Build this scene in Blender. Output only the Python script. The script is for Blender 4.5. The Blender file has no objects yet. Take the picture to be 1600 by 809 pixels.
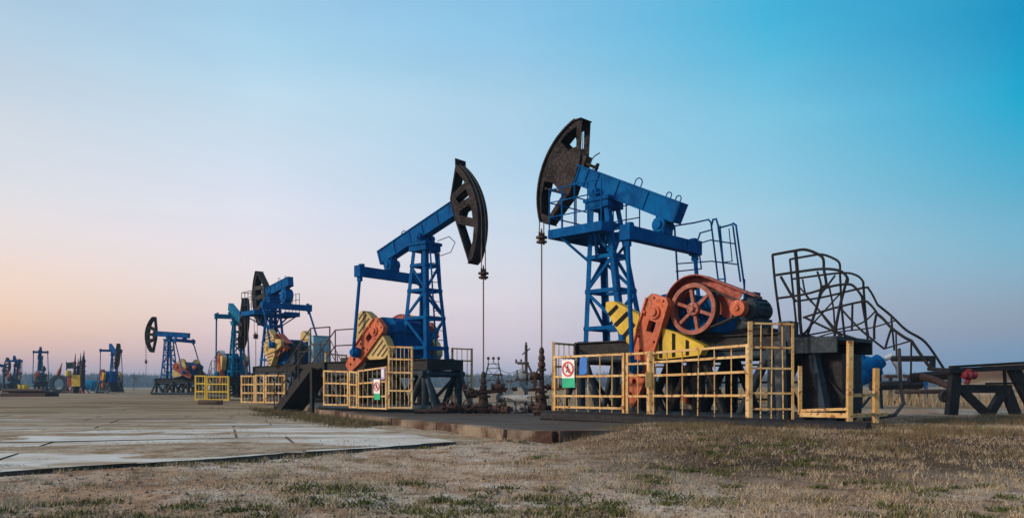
import bpy, math, random
import numpy as np
from mathutils import Vector, Matrix, noise
from mathutils.geometry import tessellate_polygon
random.seed(7); rng = np.random.default_rng(11)
PI = math.pi; R_ = math.radians
scene = bpy.context.scene
COL = scene.collection

# ------------------------------------------------------------------ camera, sky, sun, exposure
CAMZ = 0.81; FPX = 1244.0; HOR = 603.0
cam = bpy.data.cameras.new('camera'); camo = bpy.data.objects.new('camera', cam); COL.objects.link(camo)
camo.location = (0, 0, CAMZ); camo.rotation_euler = (PI/2, 0, 0)
cam.sensor_width = 36.0; cam.lens = 36.0*FPX/1600.0; cam.shift_y = (HOR-404.5)/1600.0
cam.clip_start = 0.05; cam.clip_end = 8000
scene.camera = camo

def s2l(c):
    r = []
    for v in c:
        v /= 255.0
        r.append(v/12.92 if v <= 0.04045 else ((v+0.055)/1.055)**2.4)
    return (r[0], r[1], r[2], 1.0)

SUN_EL = R_(21.0); SUN_AZ = R_(-104.0)       # azimuth clockwise from +Y: low, to the left and a little behind the camera
world = bpy.data.worlds.new("World"); scene.world = world; world.use_nodes = True
nt = world.node_tree; N = nt.nodes; L = nt.links; N.clear()
wout = N.new('ShaderNodeOutputWorld'); wbg = N.new('ShaderNodeBackground')
tc = N.new('ShaderNodeTexCoord'); sep = N.new('ShaderNodeSeparateXYZ'); L.new(tc.outputs['Generated'], sep.inputs[0])
def wmath(op, a, b=None, clamp=False):
    m = N.new('ShaderNodeMath'); m.operation = op; m.use_clamp = clamp
    for i, v in enumerate((a, b)):
        if v is None: continue
        if isinstance(v, (int, float)): m.inputs[i].default_value = v
        else: L.new(v, m.inputs[i])
    return m.outputs[0]
def wramp(stops):
    r = N.new('ShaderNodeValToRGB'); cr = r.color_ramp; cr.interpolation = 'CARDINAL'
    while len(cr.elements) < len(stops): cr.elements.new(0.5)
    for e, (p, c) in zip(cr.elements, stops): e.position = p; e.color = s2l(c)
    L.new(elev, r.inputs[0]); return r.outputs[0]
wn = N.new('ShaderNodeTexNoise'); wn.inputs['Scale'].default_value = 1.6; wn.inputs['Detail'].default_value = 3
wmap = N.new('ShaderNodeMapping'); wmap.inputs['Scale'].default_value = (1, 1, 4.0); L.new(tc.outputs['Generated'], wmap.inputs[0]); L.new(wmap.outputs[0], wn.inputs['Vector'])
elev = wmath('ADD', sep.outputs['Z'], wmath('MULTIPLY', wmath('SUBTRACT', wn.outputs['Fac'], 0.5), 0.02), True)
RAMPS = [
    (-0.54, [(0, (196,160,162)), (.029, (230,186,174)), (.07, (255,214,184)), (.136, (250,228,218)), (.20, (230,229,233)), (.293, (208,220,232)), (.378, (178,206,228)), (.6, (172,186,208)), (1, (190,196,208))]),
    (-0.306, [(0, (188,166,178)), (.048, (226,200,204)), (.117, (242,228,226)), (.19, (234,232,243)), (.33, (194,223,241)), (.42, (160,204,233)), (.6, (168,186,208)), (1, (190,196,208))]),
    (0.0, [(0, (184,176,196)), (.043, (218,203,214)), (.145, (221,222,233)), (.237, (191,219,240)), (.342, (169,210,235)), (.436, (136,195,232)), (.6, (160,184,210)), (1, (190,196,208))]),
    (0.306, [(0, (125,138,168)), (.048, (163,166,190)), (.13, (178,196,214)), (.211, (157,205,227)), (.33, (112,194,226)), (.43, (72,178,218)), (.6, (145,178,208)), (1, (190,196,208))]),
    (0.54, [(0, (98,128,165)), (.038, (120,148,178)), (.07, (143,158,177)), (.136, (131,181,205)), (.20, (94,178,209)), (.293, (6,168,209)), (.378, (4,149,197)), (.6, (120,168,204)), (1, (190,196,208))])]
hx = wmath('DIVIDE', sep.outputs['X'], wmath('SQRT', wmath('ADD', wmath('MULTIPLY', sep.outputs['X'], sep.outputs['X']), wmath('MULTIPLY', sep.outputs['Y'], sep.outputs['Y']))))
def wsmooth(x, a, b):
    m = N.new('ShaderNodeMapRange'); m.interpolation_type = 'SMOOTHSTEP'
    L.new(x, m.inputs[0]); m.inputs[1].default_value = a; m.inputs[2].default_value = b
    return m.outputs[0]
def wmix(f, a, b):
    m = N.new('ShaderNodeMix'); m.data_type = 'RGBA'
    if isinstance(f, float): m.inputs[0].default_value = f
    else: L.new(f, m.inputs[0])
    L.new(a, m.inputs[6]); L.new(b, m.inputs[7]); return m.outputs[2]
def wlin(x, a, b):
    m = N.new('ShaderNodeMapRange'); L.new(x, m.inputs[0]); m.inputs[1].default_value = a; m.inputs[2].default_value = b; return m.outputs[0]
grad = wramp(RAMPS[0][1])
for (xa, _), (xb, st) in zip(RAMPS[:-1], RAMPS[1:]): grad = wmix(wlin(hx, xa, xb), grad, wramp(st))
sky = N.new('ShaderNodeTexSky'); sky.sky_type = 'NISHITA'; sky.sun_disc = False
sky.sun_elevation = SUN_EL; sky.sun_rotation = SUN_AZ
sky.air_density = 1.0; sky.dust_density = 2.0
vs = N.new('ShaderNodeVectorMath'); vs.operation = 'SCALE'; vs.inputs['Scale'].default_value = 0.10; L.new(sky.outputs[0], vs.inputs[0])
wn2 = N.new('ShaderNodeTexNoise'); wn2.inputs['Scale'].default_value = 2.2; wn2.inputs['Detail'].default_value = 6; wn2.inputs['Roughness'].default_value = .55
wmap2 = N.new('ShaderNodeMapping'); wmap2.inputs['Scale'].default_value = (1, 1, 5.5); wmap2.inputs['Rotation'].default_value = (.06, -.08, 0); L.new(tc.outputs['Generated'], wmap2.inputs[0]); L.new(wmap2.outputs[0], wn2.inputs['Vector'])
cl = N.new('ShaderNodeMix'); cl.data_type = 'RGBA'; L.new(wsmooth(wn2.outputs['Fac'], .45, .75), cl.inputs[0]); cl.inputs[6].default_value = (.985, .985, .99, 1); cl.inputs[7].default_value = (1.06, 1.035, 1.02, 1)
mu_ = N.new('ShaderNodeMix'); mu_.data_type = 'RGBA'; mu_.blend_type = 'MULTIPLY'; mu_.inputs[0].default_value = 1.0
L.new(wmix(0.04, grad, vs.outputs[0]), mu_.inputs[6]); L.new(cl.outputs[2], mu_.inputs[7]); L.new(mu_.outputs[2], wbg.inputs['Color'])
wbg.inputs['Strength'].default_value = 1.0
L.new(wbg.outputs[0], wout.inputs['Surface'])
sun = bpy.data.lights.new('sun', 'SUN'); sun.energy = 3.2; sun.angle = R_(9); sun.color = (1.0, 0.80, 0.60)
suno = bpy.data.objects.new('sun', sun); COL.objects.link(suno)
sd = Vector((math.sin(SUN_AZ)*math.cos(SUN_EL), math.cos(SUN_AZ)*math.cos(SUN_EL), math.sin(SUN_EL)))
suno.rotation_euler = sd.to_track_quat('Z', 'Y').to_euler(); suno.location = sd*50
vsn = scene.view_settings; vsn.view_transform = 'Standard'; vsn.look = 'None'; vsn.gamma = 1; vsn.use_curve_mapping = False
vsn.exposure = 0.0
scene.render.engine = 'CYCLES'
cy = scene.cycles; cy.use_denoising = True; cy.max_bounces = 5; cy.diffuse_bounces = 2; cy.glossy_bounces = 2; cy.volume_bounces = 1
cy.transparent_max_bounces = 4; cy.use_adaptive_sampling = False

# ------------------------------------------------------------------ materials
def new_mat(name):
    m = bpy.data.materials.new(name); m.use_nodes = True; nt = m.node_tree; nt.nodes.clear()
    out = nt.nodes.new('ShaderNodeOutputMaterial'); b = nt.nodes.new('ShaderNodeBsdfPrincipled'); nt.links.new(b.outputs[0], out.inputs[0])
    return m, nt, b
def node_noise(nt, vec, scale, detail=6, rough=0.6):
    n = nt.nodes.new('ShaderNodeTexNoise'); n.inputs['Scale'].default_value = scale; n.inputs['Detail'].default_value = detail
    n.inputs['Roughness'].default_value = rough; nt.links.new(vec, n.inputs['Vector']); return n.outputs['Fac']
def node_range(nt, x, a, b, c=0.0, d=1.0):
    m = nt.nodes.new('ShaderNodeMapRange'); m.interpolation_type = 'SMOOTHSTEP'; nt.links.new(x, m.inputs[0])
    for i, v in zip((1, 2, 3, 4), (a, b, c, d)): m.inputs[i].default_value = v
    return m.outputs[0]
def node_mix(nt, f, a, b, mode='MIX'):
    m = nt.nodes.new('ShaderNodeMix'); m.data_type = 'RGBA'; m.blend_type = mode
    for i, v in ((0, f), (6, a), (7, b)):
        if isinstance(v, (float, int)): m.inputs[i].default_value = v
        elif isinstance(v, tuple): m.inputs[i].default_value = v if len(v) == 4 else (*v, 1)
        else: nt.links.new(v, m.inputs[i])
    return m.outputs[2]
def node_map(nt, vec, scale, loc=(0,0,0)):
    m = nt.nodes.new('ShaderNodeMapping'); m.inputs['Scale'].default_value = scale; m.inputs['Location'].default_value = loc
    nt.links.new(vec, m.inputs[0]); return m.outputs[0]
def paint(name, col, rust=0.25, rough=0.45, rustcol=(0.10, 0.035, 0.015), grime=0.5, metal=0.0, fade=None, spec=0.4):
    m, nt, b = new_mat(name); t = nt.nodes.new('ShaderNodeTexCoord').outputs['Object']
    streak = node_map(nt, t, (1, 1, 0.22))
    n1 = node_noise(nt, t, 2.3); n2 = node_noise(nt, streak, 7.0, 8, 0.7); n3 = node_noise(nt, t, 14.0, 8, 0.65); n4 = node_noise(nt, t, 55.0, 4)
    fd = fade or tuple(min(1, c*1.35+0.004) for c in col)
    c = node_mix(nt, node_range(nt, n1, 0.38, 0.66), col, fd)
    c = node_mix(nt, node_range(nt, n2, 0.50, 0.72, 0, grime), c, tuple(x*0.38 for x in col))
    rf = node_range(nt, n3, 0.70-rust*0.45, 0.76-rust*0.36)
    rc = node_mix(nt, n4, rustcol, tuple(x*2.1 for x in rustcol))
    c = node_mix(nt, rf, c, rc)
    n5 = node_noise(nt, node_map(nt, t, (5, 5, 0.55), (3, 1, 0)), 3.0, 6, 0.7)
    c = node_mix(nt, node_range(nt, n5, 0.56, 0.70, 0, min(.8, rust*1.2)), c, tuple(x*0.5+y*0.35 for x, y in zip(rustcol, col)))
    nt.links.new(c, b.inputs['Base Color'])
    nt.links.new(node_range(nt, n3, 0.3, 0.75, rough-0.1, min(0.95, rough+0.4)), b.inputs['Roughness'])
    b.inputs['Metallic'].default_value = metal; b.inputs['Specular IOR Level'].default_value = spec
    bp = nt.nodes.new('ShaderNodeBump'); bp.inputs['Strength'].default_value = 0.10; bp.inputs['Distance'].default_value = 0.008
    nt.links.new(n3, bp.inputs['Height']); nt.links.new(bp.outputs[0], b.inputs['Normal'])
    return m
M = {}
M['blue'] = paint('blue_paint', (0.0, 0.066, 0.23), 0.13, 0.62, rustcol=(0.05, 0.022, 0.014), grime=0.85, spec=.04, fade=(0.0, 0.10, 0.30))
M['navy'] = paint('dark_blue_paint', (0.001, 0.022, 0.10), 0.1, 0.6, spec=.06)
M['cyan'] = paint('turquoise_paint', (0.001, 0.12, 0.24), 0.08, 0.6, spec=.06)
M['brown'] = paint('brown_steel', (0.008, 0.006, 0.007), 0.24, 0.5, rustcol=(0.024, 0.014, 0.013), spec=.08, fade=(0.030, 0.023, 0.025))
M['black'] = paint('black_steel', (0.008, 0.009, 0.012), 0.28, 0.5, spec=.2, rustcol=(0.05, 0.024, 0.015))
M['slate'] = paint('slate_steel', (0.012, 0.026, 0.040), 0.26, 0.5, spec=.25, rustcol=(0.05, 0.03, 0.02))
M['orange'] = paint('orange_paint', (0.42, 0.085, 0.028), 0.24, 0.5, grime=.8, rustcol=(0.16, 0.05, 0.02))
M['red'] = paint('red_paint', (0.25, 0.040, 0.026), 0.26, 0.5, rustcol=(0.12, 0.03, 0.015))
M['wheel'] = paint('wheel_red_paint', (0.24, 0.062, 0.04), 0.22, 0.5, rustcol=(0.16, 0.05, 0.03))
M['crimson'] = paint('crimson_paint', (0.17, 0.009, 0.016), 0.25, 0.5)
M['yellow'] = paint('yellow_paint', (0.50, 0.33, 0.018), 0.18, 0.5, rustcol=(0.2, 0.09, 0.03))
M['cream'] = paint('cream_yellow_paint', (0.42, 0.30, 0.11), 0.22, 0.55, rustcol=(0.2, 0.1, 0.04))
M['fence'] = paint('fence_yellow_paint', (0.58, 0.34, 0.11), 0.38, 0.5, rustcol=(0.15, 0.05, 0.022), fade=(0.70, 0.50, 0.24), grime=0.35)
M['rust'] = paint('rusty_steel', (0.036, 0.020, 0.016), 0.45, 0.7, rustcol=(0.075, 0.030, 0.018))
M['pipe'] = paint('grey_pipe', (0.20, 0.23, 0.25), 0.3, 0.5)
M['grey'] = paint('light_grey_blue_paint', (0.20, 0.33, 0.40), 0.12, 0.5)
M['pale'] = paint('pale_metal', (0.42, 0.44, 0.45), 0.2, 0.5)
M['stripe'] = paint('black_stripe_paint', (0.012, 0.012, 0.012), 0.1, 0.7, spec=.05)
M['white'] = paint('white_enamel', (0.75, 0.76, 0.78), 0.06, 0.4, grime=0.15)
M['signred'] = paint('sign_red', (0.62, 0.03, 0.04), 0.05, 0.4, grime=0.1)
M['signgreen'] = paint('sign_green', (0.0, 0.36, 0.18), 0.05, 0.4, grime=0.1)
M['signblue'] = paint('sign_blue', (0.01, 0.15, 0.55), 0.12, 0.4, grime=0.2)
M['lilac'] = paint('lilac_enamel', (0.42, 0.36, 0.62), 0.08, 0.5)
M['rubber'] = paint('black_rubber', (0.02, 0.02, 0.02), 0.02, 0.7)
M['cable'] = paint('steel_cable', (0.16, 0.11, 0.08), 0.3, 0.5)
M['wood'] = paint('weathered_timber', (0.05, 0.035, 0.028), 0.3, 0.8, rustcol=(0.03, 0.02, 0.015))

# ------------------------------------------------------------------ mesh builder
class MB:
    def __init__(s): s.v = []; s.f = []; s.m = []; s.cur = 0
    def mat(s, i): s.cur = i; return s
    def add(s, vs, fs):
        o = len(s.v); s.v += [tuple(v) for v in vs]; s.f += [tuple(i+o for i in f) for f in fs]; s.m += [s.cur]*len(fs); return s
    def hexa(s, c): return s.add(c, [(0,3,2,1),(4,5,6,7),(0,1,5,4),(1,2,6,5),(2,3,7,6),(3,0,4,7)])
    def box(s, x0, x1, y0, y1, z0, z1):
        return s.hexa([(x0,y0,z0),(x1,y0,z0),(x1,y1,z0),(x0,y1,z0),(x0,y0,z1),(x1,y0,z1),(x1,y1,z1),(x0,y1,z1)])
    def bar(s, p, q, w, h, up=(0,0,1)):
        p = Vector(p); q = Vector(q); d = (q-p).normalized(); up = Vector(up)
        if abs(d.dot(up)) > 0.98: up = Vector((1,0,0)) if abs(d.x) < 0.9 else Vector((0,1,0))
        a = d.cross(up).normalized(); b = a.cross(d).normalized()
        a = a*w/2; b = b*h/2
        return s.hexa([p-a-b, p+a-b, q+a-b, q-a-b, p-a+b, p+a+b, q+a+b, q-a+b])
    def ibar(s, p, q, w, h, t=0.02, up=(0,0,1)):
        p = Vector(p); q = Vector(q); d = (q-p).normalized(); upv = Vector(up)
        a = d.cross(upv).normalized(); b = a.cross(d).normalized()
        s.bar(p+b*(h/2-t/2), q+b*(h/2-t/2), w, t, up); s.bar(p-b*(h/2-t/2), q-b*(h/2-t/2), w, t, up)
        return s.bar(p, q, t*1.2, h-2*t, up)
    def tube(s, p, q, r, n=8, r2=None, cap=True):
        p = Vector(p); q = Vector(q); d = q-p
        if d.length < 1e-6: return s
        d.normalize(); a = d.orthogonal().normalized(); b = d.cross(a); r2 = r if r2 is None else r2
        vs = []; fs = []
        for (c, rr) in ((p, r), (q, r2)):
            for k in range(n):
                t = 2*PI*k/n; vs.append(c + a*math.cos(t)*rr + b*math.sin(t)*rr)
        for k in range(n): fs.append((k, (k+1) % n, n+(k+1) % n, n+k))
        if cap: fs += [tuple(range(n-1, -1, -1)), tuple(range(n, 2*n))]
        return s.add(vs, fs)
    def path(s, pts, r, n=6):
        pts = [Vector(p) for p in pts]
        for i in range(len(pts)-1):
            d = (pts[i+1]-pts[i])
            if d.length < 1e-5: continue
            e = d.normalized()*r*0.5
            s.tube(pts[i]-(e if i else e*0), pts[i+1]+(e if i < len(pts)-2 else e*0), r*(1+0.002*(i % 2)), n)
        return s
    def lathe(s, c, ax, prof, n=20):
        c = Vector(c); ax = Vector(ax).normalized(); a = ax.orthogonal().normalized(); b = ax.cross(a); vs = []; fs = []
        for (t, r) in prof:
            for k in range(n):
                th = 2*PI*k/n; vs.append(c+ax*t+a*math.cos(th)*r+b*math.sin(th)*r)
        m = len(prof)
        for i in range(m-1):
            for k in range(n): fs.append((i*n+k, i*n+(k+1) % n, (i+1)*n+(k+1) % n, (i+1)*n+k))
        fs += [tuple(range(n-1, -1, -1)), tuple(range((m-1)*n, m*n))]
        return s.add(vs, fs)
    def ring(s, c, ax, prof, n=36):       # closed profile (t, r) swept round an axis
        c = Vector(c); ax = Vector(ax).normalized(); a = ax.orthogonal().normalized(); b = ax.cross(a); vs = []; fs = []; m = len(prof)
        for k in range(n):
            th = 2*PI*k/n; u = a*math.cos(th)+b*math.sin(th)
            for (t, r) in prof: vs.append(c+ax*t+u*r)
        for k in range(n):
            for i in range(m):
                j = (i+1) % m; k2 = (k+1) % n; fs.append((k*m+i, k*m+j, k2*m+j, k2*m+i))
        return s.add(vs, fs)
    def prism(s, outer, v0, v1, fn, holes=()):   # 2D polygon with holes, thickness v0..v1, fn(x, y, v) -> point
        loops = [list(outer)]+[list(h) for h in holes]
        tri = tessellate_polygon([[Vector((x, y, 0)) for x, y in lp] for lp in loops])
        flat = [p for lp in loops for p in lp]; n = len(flat)
        vs = [fn(x, y, v0) for x, y in flat]+[fn(x, y, v1) for x, y in flat]
        fs = [tuple(t) for t in tri]+[tuple(i+n for i in reversed(t)) for t in tri]
        o = 0
        for lp in loops:
            m = len(lp)
            for i in range(m): fs.append((o+i, o+(i+1) % m, n+o+(i+1) % m, n+o+i))
            o += m
        return s.add(vs, fs)
    def build(s, name, mats, parent=None, label=None):
        me = bpy.data.meshes.new(name); me.from_pydata([tuple(v) for v in s.v], [], s.f)
        if not isinstance(mats, (list, tuple)): mats = [mats]
        for m in mats: me.materials.append(M[m] if isinstance(m, str) else m)
        if len(mats) > 1: me.polygons.foreach_set('material_index', s.m)
        me.validate(); me.update()
        import bmesh
        bm = bmesh.new(); bm.from_mesh(me); bmesh.ops.recalc_face_normals(bm, faces=bm.faces); bm.to_mesh(me); bm.free()
        o = bpy.data.objects.new(name, me); COL.objects.link(o)
        if parent is not None: o.parent = parent
        if label: o['label'] = label
        return o
def tag(o, label, cat=None, group=None, kind=None):
    if label: o['label'] = label
    if cat: o['category'] = cat
    if group: o['group'] = group
    if kind: o['kind'] = kind
    return o
def empty(name, loc, label, cat, group=None, rz=0.0):
    o = bpy.data.objects.new(name, None); COL.objects.link(o); o.location = loc; o.rotation_euler = (0, 0, rz); o.empty_display_size = 0.3
    return tag(o, label, cat, group)
def W(px, py, Y): return Vector(((px-800)/FPX*Y, Y, CAMZ+(HOR-py)/FPX*Y))
class Frame:
    """local frame of a machine: u along the beam towards the head, v sideways"""
    def __init__(s, X, Y, deg): s.X = X; s.Y = Y; s.t = R_(deg); s.c = math.cos(s.t); s.s = math.sin(s.t)
    def world(s, u, v, z): return Vector((s.X+u*s.c-v*s.s, s.Y+u*s.s+v*s.c, z))
    def px(s, px, py, v):     # a photo measurement on the local plane v = const -> local (u, v, z)
        k = (px-800)/FPX; ax = s.X-v*s.s; ay = s.Y+v*s.c
        u = (k*ay-ax)/(s.c-k*s.s); Y = ay+u*s.s
        return Vector((u, v, CAMZ+(HOR-py)/FPX*Y))

# ------------------------------------------------------------------ ground
def sst(a, b, x):
    t = np.clip((x-a)/(b-a), 0, 1); return t*t*(3-2*t)
def vnoise(x, y, seed=0):
    xi = np.floor(x).astype(np.int64); yi = np.floor(y).astype(np.int64); xf = x-xi; yf = y-yi
    def h(a, b):
        n = (a*374761393+b*668265263+seed*974634777) & 0xffffffff
        n = ((n ^ (n >> 13))*1274126177) & 0xffffffff
        return ((n ^ (n >> 16)) & 0xffff)/65535.0
    u = xf*xf*(3-2*xf); v = yf*yf*(3-2*yf)
    return (h(xi, yi)*(1-u)+h(xi+1, yi)*u)*(1-v)+(h(xi, yi+1)*(1-u)+h(xi+1, yi+1)*u)*v
def fbm(x, y, o=4, seed=0):
    s = 0; a = 0.5; t = 0
    for i in range(o): s = s+a*vnoise(x*2**i, y*2**i, seed+i); t += a; a *= 0.5
    return s/t
EDGE_A = np.array((-4.56, 7.1)); EDGE_D = np.array((0.703, 0.711)); EDGE_N = np.array((-0.711, 0.703))
def edge_side(x, y):      # > 0 on the slab side of the broken slab edge
    return (x-EDGE_A[0])*EDGE_N[0]+(y-EDGE_A[1])*EDGE_N[1]
def bump_mask(x, y): return sst(0.3, 1.9, x-np.maximum(0, y-11.5)*0.32)*sst(8.0, 10.9, y)
def gz(x, y):
    x = np.asarray(x, float); y = np.asarray(y, float)
    r = np.hypot(x, y)
    z = (fbm(x*0.9, y*0.9, 4, 3)-0.5)*0.07+(fbm(x*4, y*4, 3, 5)-0.5)*0.040
    near = sst(60, 10, r)
    z = z*near+(fbm(x*0.05, y*0.05, 3, 9)-0.5)*0.15*(1-near)
    e = edge_side(x, y)
    c1 = x*0.94+y*0.342; c2 = -0.342*x+0.94*y
    pat = fbm(c1*0.30+7, c2*1.15+3, 5, 55)+0.16*sst(13, 24, y)+0.22*sst(20, 34, y)+0.10*sst(1.2, 0.1, e)*fbm(c1*0.5, c2*0.1, 2, 12)
    heap = 0.028*sst(0.54, 0.66, pat)+0.012*(fbm(x*3, y*3, 3, 66)-.5)
    z = np.where(e > 0.12, 0.030+heap+(z*0.10), z+0.022*sst(-1.2, -0.25, e)-0.05*sst(-0.22, -0.04, e))
    bm_ = bump_mask(x, y)
    z = z*(1-bm_*0.5)+bm_*(0.175+0.05*(fbm(x*0.7, y*0.7, 3, 8)-0.3))
    ridge = np.exp(-((y-14.3-(x-9)*0.05)/0.9)**2)*sst(6.6, 8.5, x)
    z = z+0.07*ridge
    berm = sst(0.545, 0.60, x/np.maximum(y, 1))*sst(50, 62, y)*sst(0, 1, y)
    z = z+berm*(2.15+0.5*fbm(x*0.12, y*0.12, 3, 4))
    far = sst(960, 1060, y)*(8.0+6.0*fbm(x*0.005, y*0.005, 3, 21)+3.0*sst(0, -300, x))
    z = z+far
    return z
def spaced(c, fine, n, reach):
    k = np.linspace(-1, 1, n); b = 7.2
    return c+np.sinh(k*b)/math.sinh(b)*reach
xs = spaced(0, 0, 330, 1140); ys = spaced(8, 0, 330, 1140)
XX, YY = np.meshgrid(xs, ys)
def fast_mesh(name, verts, faces, mat, kind=None, smooth=True):
    me = bpy.data.meshes.new(name); nv = len(verts); nf, k = faces.shape
    me.vertices.add(nv); me.vertices.foreach_set('co', np.asarray(verts, np.float32).ravel())
    me.loops.add(nf*k); me.loops.foreach_set('vertex_index', faces.astype(np.int32).ravel())
    me.polygons.add(nf); me.polygons.foreach_set('loop_start', np.arange(0, nf*k, k, dtype=np.int32))
    me.polygons.foreach_set('loop_total', np.full(nf, k, dtype=np.int32))
    me.materials.append(mat); me.update(calc_edges=True)
    if smooth: me.polygons.foreach_set('use_smooth', np.ones(nf, bool))
    o = bpy.data.objects.new(name, me); COL.objects.link(o)
    if kind: o['kind'] = kind
    return o
def ground_mat():
    m, nt, b = new_mat('dirt_ground'); t = nt.nodes.new('ShaderNodeTexCoord').outputs['Object']
    sp = nt.nodes.new('ShaderNodeSeparateXYZ'); nt.links.new(t, sp.inputs[0])
    nA = node_noise(nt, t, 0.55, 8, 0.62); nB = node_noise(nt, t, 2.2, 8, 0.65); nC = node_noise(nt, t, 22, 6, 0.7); nD = node_noise(nt, node_map(nt, t, (1, 1, 1), (31, 7, 0)), 0.9, 8, 0.66); nE = node_noise(nt, t, 90, 3, 0.7)
    c = node_mix(nt, node_range(nt, nA, 0.40, 0.60), (0.46, 0.39, 0.31), (0.36, 0.235, 0.15))
    c = node_mix(nt, node_range(nt, nB, 0.50, 0.68), c, (0.20, 0.115, 0.065))
    c = node_mix(nt, node_range(nt, nD, 0.52, 0.66, 0, 0.8), c, (0.58, 0.545, 0.49))
    # the ground right of the paving is darker humus under matted dead grass
    xr = nt.nodes.new('ShaderNodeMath'); xr.operation = 'MULTIPLY_ADD'; nt.links.new(nA, xr.inputs[0]); xr.inputs[1].default_value = 2.5
    nt.links.new(sp.outputs['X'], xr.inputs[2])
    dark = node_mix(nt, node_range(nt, nB, 0.42, 0.62), (0.10, 0.065, 0.036), (0.055, 0.036, 0.022))
    mk = nt.nodes.new('ShaderNodeMath'); mk.operation = 'MULTIPLY'
    nt.links.new(node_range(nt, xr.outputs[0], .8, 3.4), mk.inputs[0]); nt.links.new(node_range(nt, sp.outputs['Y'], 5.4, 8.2), mk.inputs[1])
    mk2 = nt.nodes.new('ShaderNodeMath'); mk2.operation = 'MULTIPLY'
    nt.links.new(mk.outputs[0], mk2.inputs[0]); nt.links.new(node_range(nt, sp.outputs['Y'], 15.2, 17.5, 1, 0), mk2.inputs[1])
    c = node_mix(nt, mk2.outputs[0], c, dark)
    # open steppe beyond: pale dry field
    pav = node_mix(nt, node_range(nt, nB, 0.38, 0.62), (0.40, 0.35, 0.27), (0.24, 0.18, 0.115))
    pm_ = nt.nodes.new('ShaderNodeMath'); pm_.operation = 'MULTIPLY_ADD'; nt.links.new(sp.outputs['X'], pm_.inputs[0]); pm_.inputs[1].default_value = -1.0; nt.links.new(sp.outputs['Y'], pm_.inputs[2])
    c = node_mix(nt, node_range(nt, pm_.outputs[0], 11.5, 12.1, 0, .85), c, pav)
    fld = node_mix(nt, node_range(nt, node_noise(nt, node_map(nt, t, (0.25, 1, 1)), 0.35, 9, 0.66), 0.42, 0.58), (0.31, 0.25, 0.17), (0.16, 0.115, 0.065))
    c = node_mix(nt, node_range(nt, sp.outputs['Y'], 17, 24), c, fld)
    c = node_mix(nt, node_range(nt, sp.outputs['Z'], 0.7, 1.6), c, (0.11, 0.06, 0.03))
    c = node_mix(nt, node_range(nt, nC, 0.35, 0.7, 0, 0.55), c, (0.06, 0.045, 0.03), 'MULTIPLY') if False else c
    g = node_mix(nt, node_range(nt, nC, 0.34, 0.66), (0.72, 0.70, 0.68), (1.25, 1.22, 1.2))
    c = node_mix(nt, 1.0, c, g, 'MULTIPLY')
    g2 = node_mix(nt, nE, (0.75, 0.75, 0.75), (1.25, 1.25, 1.25)); c = node_mix(nt, 1.0, c, g2, 'MULTIPLY')
    nt.links.new(c, b.inputs['Base Color']); b.inputs['Roughness'].default_value = 0.95; b.inputs['Specular IOR Level'].default_value = 0.15
    bp = nt.nodes.new('ShaderNodeBump'); bp.inputs['Strength'].default_value = 0.9; bp.inputs['Distance'].default_value = 0.03
    ad = nt.nodes.new('ShaderNodeMath'); ad.operation = 'ADD'; nt.links.new(nC, ad.inputs[0]); nt.links.new(nB, ad.inputs[1])
    nt.links.new(ad.outputs[0], bp.inputs['Height']); nt.links.new(bp.outputs[0], b.inputs['Normal'])
    return m
verts = np.stack([XX.ravel(), YY.ravel(), gz(XX, YY).ravel()], 1)
ny, nx = XX.shape; i = np.arange((ny-1)*(nx-1)); r = i//(nx-1); c_ = i % (nx-1); a0 = r*nx+c_
fast_mesh('ground', verts, np.stack([a0, a0+1, a0+nx+1, a0+nx], 1), ground_mat(), 'structure')

def concrete_mat(name, base, dirt, amount, scale=0.8):
    m, nt, b = new_mat(name); t = nt.nodes.new('ShaderNodeTexCoord').outputs['Object']
    sp = nt.nodes.new('ShaderNodeSeparateXYZ'); nt.links.new(t, sp.inputs[0])
    st = node_map(nt, t, (0.45, 1.3, 1)); nA = node_noise(nt, st, scale, 9, 0.68); nB = node_noise(nt, t, 5, 8, 0.7); nC = node_noise(nt, t, 45, 5, 0.7); nF = node_noise(nt, node_map(nt, t, (0.5, 1.1, 1), (9, 3, 0)), 0.5, 6, 0.6)
    c = node_mix(nt, node_range(nt, nB, 0.35, 0.68), base, tuple(x*0.74 for x in base))
    c = node_mix(nt, node_range(nt, nA, 0.62-amount*0.3, 0.70-amount*0.14), c, dirt)
    c = node_mix(nt, node_range(nt, nF, 0.5, 0.64, 0, 0.75), c, tuple(0.5*(x+y) for x, y in zip(base, dirt)))
    if name == 'dusty_concrete':      # soil has washed over the far slabs
        nS = node_noise(nt, node_map(nt, t, (0.16, 0.8, 1)), 1.0, 8, 0.62)
        ad = nt.nodes.new('ShaderNodeMath'); ad.operation = 'MULTIPLY_ADD'; nt.links.new(nS, ad.inputs[0]); ad.inputs[1].default_value = 22; nt.links.new(sp.outputs['Y'], ad.inputs[2])
        c = node_mix(nt, node_range(nt, ad.outputs[0], 24, 29), c, node_mix(nt, node_range(nt, node_noise(nt, node_map(nt, t, (0.2, 1.3, 1), (4, 4, 0)), 1.1, 8, 0.65), .4, .6), (0.31, 0.27, 0.20), (0.15, 0.11, 0.065)))
    c = node_mix(nt, 1.0, c, node_mix(nt, nC, (0.62, 0.62, 0.62), (1.36, 1.36, 1.36)), 'MULTIPLY')
    nt.links.new(c, b.inputs['Base Color']); b.inputs['Roughness'].default_value = 0.9; b.inputs['Specular IOR Level'].default_value = 0.2
    bp = nt.nodes.new('ShaderNodeBump'); bp.inputs['Strength'].default_value = 0.5; bp.inputs['Distance'].default_value = 0.01
    nt.links.new(nB, bp.inputs['Height']); nt.links.new(bp.outputs[0], b.inputs['Normal']); return m
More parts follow.
